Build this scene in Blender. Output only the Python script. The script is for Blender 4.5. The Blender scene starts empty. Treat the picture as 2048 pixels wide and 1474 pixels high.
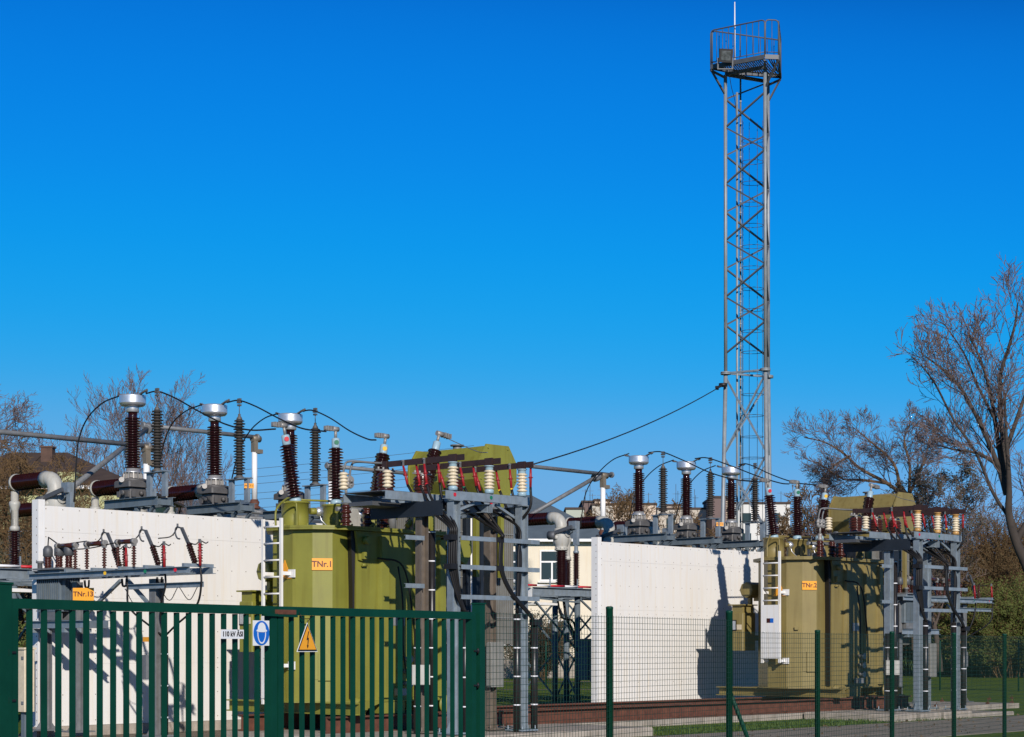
import bpy, math, random
from mathutils import Vector, Matrix
random.seed(11)
S = bpy.context.scene
COL = S.collection
R = math.radians

# ------------------------------------------------------------ survey of the place
# camera at the origin looking along +Y, eye 1.65 m above the yard; F is the focal length in photo pixels
F, CX, HY, EYE, VP = 3700.0, 1024.0, 1294.0, 1.65, 4450.0
PH = math.atan((VP - CX) / F)
SU, CU = math.sin(PH), math.cos(PH)
K0, KB = 165374.0, 5042.57
OY = K0 / (VP - 75.0)
OX = (75.0 - CX) * OY / F
ROT = math.atan2(CU, SU)            # the yard: a runs along the rails, b out from the white walls towards the fence

def at(px, py, Y):                  # world point seen at a photo pixel, Y metres away
    return Vector(((px - CX) * Y / F, Y, EYE + (HY - py) * Y / F))
def V(a, b, z): return Vector((a, -b, z))
def bp(px, py, b):                  # yard point seen at a pixel on the vertical plane b
    Y = (K0 - KB * b) / (VP - px)
    X = (px - CX) * Y / F
    return Vector(((X - OX) * SU + (Y - OY) * CU, -b, EYE + (HY - py) * Y / F))
def ap(px, a):                      # b at which the line a = const is seen in column px
    lo, hi = -60.0, 34.0
    for _ in range(50):
        m = (lo + hi) / 2
        X = OX + a * SU + m * CU
        Y = OY + a * CU - m * SU
        if CX + F * X / Y < px: lo = m
        else: hi = m
    return m
def yard(v):                        # yard point -> world
    return Vector((OX + v.x * SU - v.y * CU, OY + v.x * CU + v.y * SU, v.z))
def az(px, py, a):                  # yard point seen at a pixel on the plane a = const
    b = ap(px, a)
    Y = OY + a * CU - b * SU
    return V(a, b, EYE + (HY - py) * Y / F)

# ------------------------------------------------------------ materials
def mat(name, col, rough=0.5, metal=0.0, var=0.0, scale=4.0, bump=0.0, bscale=40.0, col2=None, stretch=None, spec=0.5, coat=0.0, streak=0.0):
    m = bpy.data.materials.new(name); m.use_nodes = True
    nt = m.node_tree; N = nt.nodes; L = nt.links
    b = N['Principled BSDF']
    b.inputs['Base Color'].default_value = (*col, 1)
    b.inputs['Roughness'].default_value = rough
    b.inputs['Metallic'].default_value = metal
    b.inputs['Specular IOR Level'].default_value = spec
    if coat: b.inputs['Coat Weight'].default_value = coat; b.inputs['Coat Roughness'].default_value = 0.08
    tc = N.new('ShaderNodeTexCoord'); mp = N.new('ShaderNodeMapping')
    L.new(tc.outputs['Object'], mp.inputs['Vector'])
    if stretch: mp.inputs['Scale'].default_value = stretch
    if var or col2:
        n = N.new('ShaderNodeTexNoise'); n.inputs['Scale'].default_value = scale; n.inputs['Detail'].default_value = 6
        n.inputs['Roughness'].default_value = 0.65
        L.new(mp.outputs['Vector'], n.inputs['Vector'])
        rp = N.new('ShaderNodeValToRGB')
        c1 = tuple(max(0, c * (1 - var)) for c in col); c2 = col2 or tuple(min(1, c * (1 + var)) for c in col)
        rp.color_ramp.elements[0].position = 0.32; rp.color_ramp.elements[1].position = 0.68
        rp.color_ramp.elements[0].color = (*c1, 1); rp.color_ramp.elements[1].color = (*c2, 1)
        L.new(n.outputs['Fac'], rp.inputs['Fac'])
        out = rp.outputs['Color']
        if streak:
            m2 = N.new('ShaderNodeMapping'); m2.inputs['Scale'].default_value = (5, 5, 0.25)
            L.new(tc.outputs['Object'], m2.inputs['Vector'])
            n2 = N.new('ShaderNodeTexNoise'); n2.inputs['Scale'].default_value = 2.0; n2.inputs['Detail'].default_value = 5
            L.new(m2.outputs['Vector'], n2.inputs['Vector'])
            r2 = N.new('ShaderNodeValToRGB'); r2.color_ramp.elements[0].position = 0.5; r2.color_ramp.elements[1].position = 0.78
            r2.color_ramp.elements[0].color = (1, 1, 1, 1); g = 1 - streak
            r2.color_ramp.elements[1].color = (g, g * 0.93, g * 0.82, 1)
            L.new(n2.outputs['Fac'], r2.inputs['Fac'])
            mx = N.new('ShaderNodeMix'); mx.data_type = 'RGBA'; mx.blend_type = 'MULTIPLY'; mx.inputs['Factor'].default_value = 1
            L.new(out, mx.inputs['A']); L.new(r2.outputs['Color'], mx.inputs['B']); out = mx.outputs['Result']
        L.new(out, b.inputs['Base Color'])
        rr = N.new('ShaderNodeMapRange'); rr.inputs['To Min'].default_value = max(0.03, rough - 0.08); rr.inputs['To Max'].default_value = min(1, rough + 0.1)
        L.new(n.outputs['Fac'], rr.inputs['Value']); L.new(rr.outputs['Result'], b.inputs['Roughness'])
    if bump:
        n3 = N.new('ShaderNodeTexNoise'); n3.inputs['Scale'].default_value = bscale; n3.inputs['Detail'].default_value = 4
        L.new(mp.outputs['Vector'], n3.inputs['Vector'])
        bu = N.new('ShaderNodeBump'); bu.inputs['Strength'].default_value = bump; bu.inputs['Distance'].default_value = 0.02
        L.new(n3.outputs['Fac'], bu.inputs['Height']); L.new(bu.outputs['Normal'], b.inputs['Normal'])
    return m
M = dict(
    porcelain=mat('brown_porcelain', (0.020, 0.0046, 0.0042), 0.12, var=0.25, scale=9, spec=0.45),
    porcelain_red=mat('red_brown_porcelain', (0.055, 0.015, 0.010), 0.2, var=0.25, scale=9),
    polymer=mat('grey_polymer', (0.030, 0.025, 0.021), 0.6, var=0.2, scale=8),
    cream=mat('cream_porcelain', (0.66, 0.56, 0.40), 0.25, var=0.12, scale=7),
    cream_tan=mat('tan_resin', (0.50, 0.28, 0.09), 0.35, var=0.15, scale=7),
    alu=mat('bright_aluminium', (0.72, 0.73, 0.75), 0.38, 0.75, var=0.1, scale=5),
    bronze=mat('bronze_fitting', (0.20, 0.165, 0.12), 0.5, 0.2, var=0.15, scale=8),
    alu_cast=mat('cast_aluminium', (0.31, 0.295, 0.275), 0.5, 0.35, var=0.15, scale=8, bump=0.1),
    grey_cast=mat('grey_cast_iron', (0.095, 0.090, 0.087), 0.5, var=0.15, scale=6, bump=0.1),
    pale_grey=mat('pale_grey_paint', (0.43, 0.42, 0.38), 0.45, var=0.1, scale=5, streak=0.15),
    galv=mat('galvanised_steel', (0.225, 0.27, 0.31), 0.45, 0.2, var=0.18, scale=5, bump=0.05, streak=0.12),
    galv_dull=mat('dull_galvanised_steel', (0.18, 0.185, 0.19), 0.55, 0.2, var=0.2, scale=5, bump=0.05, streak=0.2),
    mast=mat('mast_galvanised', (0.26, 0.285, 0.30), 0.5, 0.2, var=0.15, scale=3),
    mast_dark=mat('mast_dark_steel', (0.10, 0.105, 0.115), 0.55, 0.3, var=0.2, scale=3),
    olive=mat('olive_green_paint', (0.218, 0.213, 0.032), 0.5, var=0.10, scale=1.3, bump=0.04, bscale=25, streak=0.22),
    khaki=mat('khaki_paint', (0.228, 0.178, 0.060), 0.5, var=0.10, scale=1.3, bump=0.04, bscale=25, streak=0.22),
    rad=mat('radiator_grey', (0.24, 0.238, 0.222), 0.5, 0.1, var=0.12, scale=3, streak=0.15),
    white=mat('white_paint', (0.80, 0.79, 0.77), 0.4, var=0.03, scale=3, streak=0.06),
    panel=mat('white_sheet_panel', (0.77, 0.745, 0.705), 0.5, var=0.03, scale=0.8, bump=0.18, bscale=0.9, stretch=(1.6, 1.6, 0.5), streak=0.025),
    screw=mat('panel_screw', (0.24, 0.2, 0.16), 0.6),
    black=mat('black_cable', (0.010, 0.009, 0.009), 0.5, spec=0.35),
    conduit=mat('black_conduit', (0.016, 0.014, 0.014), 0.35, var=0.2),
    redsleeve=mat('red_heatshrink', (0.30, 0.012, 0.016), 0.45, var=0.15, scale=10),
    busbar=mat('brown_busbar', (0.040, 0.019, 0.015), 0.5, var=0.2, scale=5),
    rust=mat('rusty_rail', (0.115, 0.040, 0.022), 0.75, var=0.35, scale=5, bump=0.2, bscale=30),
    concrete=mat('concrete', (0.36, 0.31, 0.26), 0.85, var=0.22, scale=2.5, bump=0.3, bscale=25, streak=0.3),
    green=mat('green_gate_paint', (0.0015, 0.043, 0.025), 0.5, var=0.15, scale=4, spec=0.25),
    green_mesh=mat('green_mesh_wire', (0.003, 0.034, 0.022), 0.5),
    rustlatch=mat('rusty_latch', (0.13, 0.045, 0.025), 0.7, var=0.3, scale=20),
    orange=mat('orange_sign', (0.85, 0.36, 0.02), 0.4),
    ink=mat('black_ink', (0.012, 0.010, 0.010), 0.5),
    brownink=mat('brown_ink', (0.10, 0.012, 0.010), 0.5),
    signwhite=mat('sign_white', (0.78, 0.78, 0.80), 0.35),
    signblue=mat('sign_blue', (0.010, 0.13, 0.55), 0.35),
    red=mat('red_mark', (0.55, 0.015, 0.03), 0.45),
    greenmark=mat('green_mark', (0.01, 0.16, 0.08), 0.45),
    yellow=mat('yellow_mark', (0.75, 0.45, 0.02), 0.45),
    bluecap=mat('pale_blue_cap', (0.30, 0.43, 0.50), 0.4, var=0.06),
    brownsteel=mat('brown_grey_steel', (0.15,0.122,0.098), 0.55, 0.1, var=0.2, scale=4, streak=0.2),
    darkblue=mat('blue_grey_paint', (0.12, 0.152, 0.178), 0.5, var=0.12, streak=0.12),
    shade_navy=mat('navy_painted_shade', (0.010,0.016,0.026), 0.6, var=0.2, scale=3),  # near-black navy that puts shade into the colour
    glass=mat('dark_window_glass', (0.03, 0.05, 0.045), 0.08),
    lampglass=mat('floodlight_glass', (0.14, 0.14, 0.14), 0.2, 0.5, var=0.5, scale=6),
)

# ------------------------------------------------------------ mesh builder
class MB:
    def __init__(s): s.v = []; s.f = []; s.m = []; s.s = []
    def add(s, vs, fs, mi=0, smooth=False):
        o = len(s.v); s.v.extend(vs)
        for f in fs: s.f.append([i + o for i in f]); s.m.append(mi); s.s.append(smooth)
        return s
    def box(s, lo, hi, mi=0):
        (x0, y0, z0), (x1, y1, z1) = [min(a, b) for a, b in zip(lo, hi)], [max(a, b) for a, b in zip(lo, hi)]
        vs = [Vector(p) for p in ((x0,y0,z0),(x1,y0,z0),(x1,y1,z0),(x0,y1,z0),(x0,y0,z1),(x1,y0,z1),(x1,y1,z1),(x0,y1,z1))]
        return s.add(vs, [(0,3,2,1),(4,5,6,7),(0,1,5,4),(1,2,6,5),(2,3,7,6),(3,0,4,7)], mi)
    def cbox(s, c, sx, sy, sz, mi=0):
        c = Vector(c); h = Vector((sx/2, sy/2, sz/2)); return s.box(c - h, c + h, mi)
    def bevbox(s, lo, hi, bev, mi=0):       # box with chamfered vertical edges and top rim
        (x0,y0,z0),(x1,y1,z1) = [min(a,b) for a,b in zip(lo,hi)], [max(a,b) for a,b in zip(lo,hi)]
        def ring(d, z): return [Vector(p) for p in ((x0+bev+d,y0+d,z),(x1-bev-d,y0+d,z),(x1-d,y0+bev+d,z),(x1-d,y1-bev-d,z),(x1-bev-d,y1-d,z),(x0+bev+d,y1-d,z),(x0+d,y1-bev-d,z),(x0+d,y0+bev+d,z))]
        rs = [ring(0,z0), ring(0,z1-bev), ring(bev*0.7,z1)]
        vs = sum(rs, []); fs = [tuple(range(7,-1,-1)), tuple(range(16,24))]
        for k in range(2):
            for i in range(8): fs.append((k*8+i, k*8+(i+1)%8, k*8+8+(i+1)%8, k*8+8+i))
        return s.add(vs, fs, mi)
    def beam(s, p, q, w, h, mi=0, up=Vector((0,0,1))):
        p, q = Vector(p), Vector(q); d = (q - p).normalized()
        if abs(d.dot(up)) > 0.99: up = Vector((1,0,0))
        x = d.cross(up).normalized(); y = x.cross(d)
        vs = [b + x*(w/2*i) + y*(h/2*j) for b in (p, q) for i, j in ((-1,-1),(1,-1),(1,1),(-1,1))]
        return s.add(vs, [(0,1,2,3),(7,6,5,4),(0,4,5,1),(1,5,6,2),(2,6,7,3),(3,7,4,0)], mi)
    def ibeam(s, p, q, w, h, t=0.02, mi=0, up=Vector((0,0,1))):
        p, q = Vector(p), Vector(q); d = (q - p).normalized()
        if abs(d.dot(up)) > 0.99: up = Vector((1,0,0))
        x = d.cross(up).normalized(); y = x.cross(d)
        o = y*(h/2 - t/2)
        s.beam(p+o, q+o, w, t, mi, up); s.beam(p-o, q-o, w, t, mi, up); s.beam(p, q, t*0.8, h-2*t, mi, up); return s
    def channel(s, p, q, w, h, t=0.015, side=1, mi=0):      # U channel, web upright on one side
        p, q = Vector(p), Vector(q); d = (q - p).normalized(); up = Vector((0,0,1))
        x = d.cross(up).normalized()*side
        s.beam(p + x*(w/2-t/2), q + x*(w/2-t/2), t, h, mi)
        for k in (-1, 1): s.beam(p - x*(t/2) + up*(k*(h/2-t/2)), q - x*(t/2) + up*(k*(h/2-t/2)), w-t, t, mi)
        return s
    def tube(s, pts, r, n=8, mi=0, smooth=True, caps=True):
        pts = [Vector(p) for p in pts]
        if not hasattr(r, '__len__'): r = [r]*len(pts)
        vs = []; fs = []; ref = None
        for i, p in enumerate(pts):
            d = (pts[min(i+1, len(pts)-1)] - pts[max(i-1, 0)])
            if d.length < 1e-9: d = Vector((0,0,1))
            d.normalize()
            if ref is None:
                ref = Vector((0,0,1)) if abs(d.z) < 0.9 else Vector((1,0,0))
            x = ref - d*ref.dot(d)
            if x.length < 1e-6: x = d.orthogonal()
            x.normalize(); ref = x; y = d.cross(x)
            for k in range(n):
                a = 2*math.pi*k/n; vs.append(p + (x*math.cos(a) + y*math.sin(a))*r[i])
        for i in range(len(pts)-1):
            for k in range(n):
                a, b = i*n+k, i*n+(k+1)%n; fs.append((a, b, b+n, a+n))
        s.add(vs, fs, mi, smooth)
        if caps and n > 2:
            o = len(s.v) - len(vs)
            s.f.append(list(range(o+n-1, o-1, -1))); s.m.append(mi); s.s.append(False)
            s.f.append(list(range(o+(len(pts)-1)*n, o+len(pts)*n))); s.m.append(mi); s.s.append(False)
        return s
    def lathe(s, base, prof, n=20, mi=0, axis=Vector((0,0,1)), smooth=True):
        base = Vector(base); axis = Vector(axis).normalized()
        x = axis.orthogonal().normalized(); y = axis.cross(x)
        vs = []; fs = []
        for (r, z) in prof:
            for k in range(n):
                a = 2*math.pi*k/n; vs.append(base + axis*z + (x*math.cos(a)+y*math.sin(a))*r)
        for i in range(len(prof)-1):
            if prof[i] == prof[i+1]: continue        # a doubled point keeps the edge crisp
            for k in range(n):
                a, b = i*n+k, i*n+(k+1)%n; fs.append((a, b, b+n, a+n))
        o = len(s.v); s.add(vs, fs, mi, smooth)
        s.f.append(list(range(o+n-1, o-1, -1))); s.m.append(mi); s.s.append(False)
        s.f.append(list(range(o+(len(prof)-1)*n, o+len(prof)*n))); s.m.append(mi); s.s.append(False)
        return s
    def cyl(s, p, q, r, n=16, mi=0):
        p, q = Vector(p), Vector(q); return s.lathe(p, [(r,0),(r,(q-p).length)], n, mi, q-p)
    def prism(s, poly, z0, z1, mi=0):       # poly: list of (x,y)
        n = len(poly); a = sum(poly[i][0]*poly[(i+1)%n][1]-poly[(i+1)%n][0]*poly[i][1] for i in range(n))
        if a < 0: poly = poly[::-1]
        vs = [Vector((x,y,z0)) for x,y in poly] + [Vector((x,y,z1)) for x,y in poly]
        fs = [tuple(range(n-1,-1,-1)), tuple(range(n,2*n))] + [(i,(i+1)%n,n+(i+1)%n,n+i) for i in range(n)]
        return s.add(vs, fs, mi)
    def plate(s, c, nrm, pts, t, mi=0):     # 2-D outline (right, up) standing upright, facing nrm
        c = Vector(c); nrm = Vector(nrm).normalized(); r = Vector((0,0,1)).cross(nrm).normalized(); u = nrm.cross(r)
        n = len(pts); a = sum(pts[i][0]*pts[(i+1)%n][1]-pts[(i+1)%n][0]*pts[i][1] for i in range(n))
        if a < 0: pts = pts[::-1]
        f = [c + r*x + u*y + nrm*t for x, y in pts]; b = [c + r*x + u*y for x, y in pts]
        return s.add(b+f, [tuple(range(n-1,-1,-1)), tuple(range(n,2*n))] + [(i,(i+1)%n,n+(i+1)%n,n+i) for i in range(n)], mi)
    def build(s, name, mats, root=None):
        org = Vector(root['_o']) if root is not None else Vector((0,0,0))
        me = bpy.data.meshes.new(name)
        me.from_pydata([tuple(p - org) for p in s.v], [], s.f)
        if not isinstance(mats, (list, tuple)): mats = [mats]
        for m in mats: me.materials.append(m)
        me.polygons.foreach_set('material_index', s.m); me.polygons.foreach_set('use_smooth', s.s)
        me.update()
        o = bpy.data.objects.new(name, me); COL.objects.link(o)
        return o

ORG = {}
def thing(name, label, cat, org, group=None, frame='yard', shift=0.0, shiftb=0.0):
    """an Empty at the thing's base; parts are modelled in yard (or world) coordinates around org"""
    o = bpy.data.objects.new(name, None); COL.objects.link(o); o.empty_display_size = 0.3
    org = Vector(org)
    if frame == 'yard':
        o.location = yard(org + Vector((shift, -shiftb, 0))); o.rotation_euler = (0, 0, ROT)
    else: o.location = org
    o['label'] = label; o['category'] = cat
    if group: o['group'] = group
    ORG[o.name] = org
    return o
class _Org(dict): pass
def part(mb, name, mats, root, parent=None, label=None):
    """one mesh object under its thing (or under a part of it, given as parent)"""
    org = ORG[root.name]
    me = bpy.data.meshes.new(name)
    me.from_pydata([tuple(p - org) for p in mb.v], [], mb.f)
    if not isinstance(mats, (list, tuple)): mats = [mats]
    for m in mats: me.materials.append(m)
    me.polygons.foreach_set('material_index', mb.m); me.polygons.foreach_set('use_smooth', mb.s); me.update()
    o = bpy.data.objects.new(name, me); COL.objects.link(o); o.parent = parent or root
    if label: o['label'] = label
    return o
def solo(mb, name, mats, label, cat, org, group=None, frame='yard', shift=0.0, kind=None):
    """a thing that is one mesh"""
    org = Vector(org)
    me = bpy.data.meshes.new(name)
    me.from_pydata([tuple(p - org) for p in mb.v], [], mb.f)
    if not isinstance(mats, (list, tuple)): mats = [mats]
    for m in mats: me.materials.append(m)
    me.polygons.foreach_set('material_index', mb.m); me.polygons.foreach_set('use_smooth', mb.s); me.update()
    o = bpy.data.objects.new(name, me); COL.objects.link(o)
    if frame == 'yard': o.location = yard(org + Vector((shift,0,0))); o.rotation_euler = (0,0,ROT)
    else: o.location = org
    if kind: o['kind'] = kind
    if label: o['label'] = label; o['category'] = cat
    if group: o['group'] = group
    return o
def copy_tree(o, parent=None, label=None, loc=None):
    c = o.copy(); COL.objects.link(c)
    if parent: c.parent = parent
    for ch in o.children: copy_tree(ch, c)
    if label: c['label'] = label
    if loc is not None: c.location = loc
    return c
def text_part(txt, size, m, c, nrm, root, parent=None, sx=1.0, thick=0.002):
    cu = bpy.data.curves.new('lettering', 'FONT'); cu.body = txt; cu.size = size; cu.align_x = 'CENTER'; cu.align_y = 'CENTER'; cu.extrude = thick/2; cu.offset = size*.022
    to = bpy.data.objects.new('tmp', cu); COL.objects.link(to)
    me = bpy.data.meshes.new_from_object(to.evaluated_get(bpy.context.evaluated_depsgraph_get()))
    bpy.data.objects.remove(to); me.materials.clear(); me.materials.append(m)
    nrm = Vector(nrm).normalized(); r = Vector((0,0,1)).cross(nrm).normalized(); u = nrm.cross(r)
    mx = Matrix(((r.x*sx,u.x,nrm.x,0),(r.y*sx,u.y,nrm.y,0),(r.z*sx,u.z,nrm.z,0),(0,0,0,1)))
    org = ORG[root.name]
    me.transform(Matrix.Translation(Vector(c) - org) @ mx)
    me.name = 'lettering'
    o = bpy.data.objects.new('lettering', me); COL.objects.link(o); o.parent = parent or root
    return o
def smoothpts(ps, k=6):             # Catmull-Rom through the points
    ps = [Vector(p) for p in ps]; out = []
    P = [ps[0]*2-ps[1]] + ps + [ps[-1]*2-ps[-2]]
    for i in range(1, len(P)-2):
        for j in range(k):
            t = j/k; a,b,c,d = P[i-1],P[i],P[i+1],P[i+2]
            out.append(0.5*((2*b)+(c-a)*t+(2*a-5*b+4*c-d)*t*t+(3*b-a-3*c+d)*t**3))
    out.append(ps[-1]); return out
def sheds(z0, z1, core, rim, pitch):        # lathe profile of a ribbed insulator
    n = max(2, int(round((z1-z0)/pitch))); p = (z1-z0)/n; pr = [(core, z0)]
    for i in range(n):
        z = z0 + i*p; rr = rim if not hasattr(rim, '__len__') else rim[i % len(rim)]
        pr += [(core, z+p*0.22), (rr, z+p*0.34), (rr*0.985, z+p*0.60), (core*1.06, z+p*0.92)]
    pr.append((core, z1)); return pr
ORD = ['leftmost', 'middle', 'rightmost']
# ------------------------------------------------------------ white fire walls
def firewall(shift, label, far):
    L_, H_ = 8.6, 4.55
    t = thing('fire_wall', label, 'wall', V(0,0,0), 'white fire walls behind the transformers', shift=shift)
    mb = MB(); rows = [(0.02,1.30),(1.302,2.68),(2.682,4.02),(4.0225,H_)]; n = 7; w = (L_-0.16)/n
    for i in range(n):
        for (z0,z1) in rows:
            mb.box(V(0.16+i*w+0.0015, 0, z0), V(0.16+(i+1)*w-0.0015, -0.05, z1))
            for fx in (0.03, 0.365, 0.70):
                for fz in ((0.08, 0.5, 0.92) if z1-z0 > 1 else (0.12, 0.88)):
                    c = V(0.16+(i+fx)*w, 0.0, z0+(z1-z0)*fz); mb.cyl(c, c+V(0,0.006,0), 0.012, 6, 1)
    mb.box(V(0.17,-0.052,0.0), V(L_-0.01,-0.17,H_-0.02))
    part(mb, 'sheet_panel', [M['panel'], M['screw']], t)
    p = MB(); z1 = H_+0.12
    p.box(V(0,0.03,0), V(0.012,-0.20,z1)); p.box(V(0.0125,0.03,0), V(0.15,0.022,z1)); p.box(V(0.0125,-0.19,0), V(0.15,-0.2,z1))
    p.box(V(0.155,0.03,H_), V(0.158,0.022,z1))
    for k in range(26): c = V(-0.001,-0.03,0.15+k*0.172); p.cyl(c, c+Vector((-0.004,0,0)), 0.014, 6, 1)
    part(p, 'end_post', [M['white'], M['screw']], t)
    b = MB(); b.box(V(-0.05,0.06,-0.35), V(L_+0.05,-0.28,0.015))
    part(b, 'concrete_footing', M['concrete'], t)
firewall(0, 'white sheet-clad fire wall behind the olive green transformer and the TNr.13 platform', 0)
firewall(17.7, 'white sheet-clad fire wall with bushing shadows behind the khaki transformer', 1)

# ------------------------------------------------------------ instrument transformers, arresters, stands behind the walls
A0, PITCH, DC = 3.46, 2.3, 18.0
BAY = ['behind the TNr.1 white wall', 'behind the TNr.2 white wall']
def ct_root():
    a, b = A0, -1.56; P = lambda z: V(a, b, z)
    t = thing('current_transformer', '', 'current transformer', V(a,b,4.955), 'silver-headed current transformers above the white walls')
    m = MB(); h = 0.25
    m.bevbox(V(a-h+.03,b-h+.03,4.955), V(a+h-.03,b+h-.03,5.21), 0.02); m.bevbox(V(a-h-.05,b-h-.05,5.212), V(a+h+.05,b+h+.05,5.36), 0.03)
    m.lathe(P(5.362), [(0.34,0),(0.31,0.04),(0.2,0.07)], 4)
    for sa in (-1,1):
        m.box(V(a+sa*.16-.05,b+h-.02,4.99), V(a+sa*.16+.05,b+h+.03,5.12))
        m.box(V(a-h-.03,b+sa*.16-.05,4.99), V(a-h+.02,b+sa*.16+.05,5.12))
    m.lathe(V(a-h-.055,b+.08,5.08), [(.06,0),(.06,.04),(.03,.05)], 10, axis=Vector((-1,0,0)))
    m.lathe(V(a+.05,b+h-.015,5.08), [(.05,0),(.05,.05),(.02,.07)], 10, axis=Vector((0,-1,0)))
    part(m, 'tank_base', M['grey_cast'], t)
    m = MB(); m.lathe(P(5.40), [(.19,0),(.17,.02),(.165,.14)], 20)
    for k in range(12):
        an = k*math.pi/6; d = Vector((math.cos(an), math.sin(an), 0)); m.beam(P(5.40)+d*.19, P(5.555)+d*.17, .022, .06, up=d)
    for sa in (-1,1):
        c = V(a+sa*.33, b-.05*sa, 5.37); m.lathe(c, [(.06,0),(.06,.04)], 10, axis=Vector((-.6,-.8,0)))
    part(m, 'ribbed_collar', M['alu_cast'], t)
    m = MB(); m.lathe(P(5.54), [(.2,0),(.2,.03),(.155,.035),(.15,.1)], 24); part(m, 'bottom_flange', M['alu'], t)
    m = MB(); m.lathe(P(0), sheds(5.64, 6.79, .102, (.180,.172), .058)+[(.102,6.80),(.102,6.905)], 24); part(m, 'insulator', M['porcelain'], t)
    m = MB(); m.lathe(P(6.90), [(.135,0),(.145,.012),(.145,.11),(.145,.11),(.16,.125),(.25,.14),(.285,.175),(.295,.20),(.295,.20),(.297,.36),(.297,.36),(.287,.378),(.255,.386),(.06,.392)], 28); part(m, 'head', M['alu'], t)
    for sb in (-1, 1):
        m = MB(); e = V(a, b+sb*.30, 7.27); m.beam(e - V(0,sb*.05,0) , e + V(0,sb*.10,.05), .05, .03); m.cyl(e+V(0,sb*.10,.05), e+V(0,sb*.24,.09), .024, 8)
        m.beam(e+V(-.05,sb*.15,.055), e+V(.05,sb*.15,.055), .03, .04); m.beam(e+V(-.04,sb*.2,.07), e+V(.04,sb*.2,.07), .02, .045)
        part(m, 'terminal', M['grey_cast'], t)
    return t
def stand_root():
    a, b = A0, -1.56
    t = thing('steel_stand', '', 'equipment stand', V(a,b,-.3), 'painted steel stands carrying the current transformers')
    m = MB()
    for s in (-1, 1): m.channel(V(a+s*.24,-2.35,4.85), V(a+s*.24,-.36,4.85), .09, .2, .012, s)
    for bb in (-2.2,-1.2,-.45): m.beam(V(a-.19,bb,4.83), V(a+.19,bb,4.83), .08, .12)
    part(m, 'bracket', M['darkblue'], t)
    m = MB()
    for s in (-1, 1):
        m.beam(V(a+s*.2,-1.95,-.3), V(a+s*.2,-1.95,4.74), .1, .1, up=Vector((1,0,0))); m.beam(V(a+s*.2,-1.1,-.3), V(a+s*.2,-1.1,4.74), .1, .1, up=Vector((1,0,0)))
        for k in range(4): m.beam(V(a+s*.2,-1.95,.4+k*1.05), V(a+s*.2,-1.1,.9+k*1.05), .04, .04)
        m.beam(V(a+s*.2,-2.3,4.73), V(a+s*.2,-1.95,4.3), .06, .06); m.beam(V(a+s*.2,-.5,4.73), V(a+s*.2,-1.1,4.2), .06, .06)
    part(m, 'leg_frame', M['darkblue'], t)
    m = MB()
    for bb in (-.93,-.37): m.channel(V(a+.02,bb,4.96), V(a+.02,bb+.0001,5.50), .12, .06) if False else m.beam(V(a,bb,4.96), V(a,bb,5.49), .14, .07, up=Vector((1,0,0)))
    m.beam(V(a,-1.02,5.505), V(a,-.28,5.505), .2, .025)
    part(m, 'arrester_seat', M['galv'], t)
    return t
def arrester_root():
    a, b = A0, -.65; P = lambda z: V(a,b,z)
    t = thing('surge_arrester', '', 'surge arrester', V(a,b,5.52), 'slim grey surge arresters above the white walls')
    m = MB(); m.lathe(P(5.52), [(.13,0),(.13,.02),(.08,.05),(.07,.09)], 16); part(m, 'end_fitting', M['grey_cast'], t); m = MB(); m.lathe(P(6.86), [(.07,0),(.06,.05),(.03,.09),(.03,.14)], 12); part(m, 'end_fitting', M['grey_cast'], t)
    m = MB(); m.lathe(P(0), sheds(5.60, 6.87, .07, (.138,.118), .064), 20); part(m, 'housing', M['polymer'], t)
    m = MB(); m.cyl(P(6.99), P(7.22), .01, 6); m.cbox(P(7.27), .07, .11, .05); m.cbox(P(7.20), .06, .09, .04); m.cbox(P(7.33), .05, .1, .05); part(m, 'line_clamp', M['grey_cast'], t)
    return t
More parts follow.
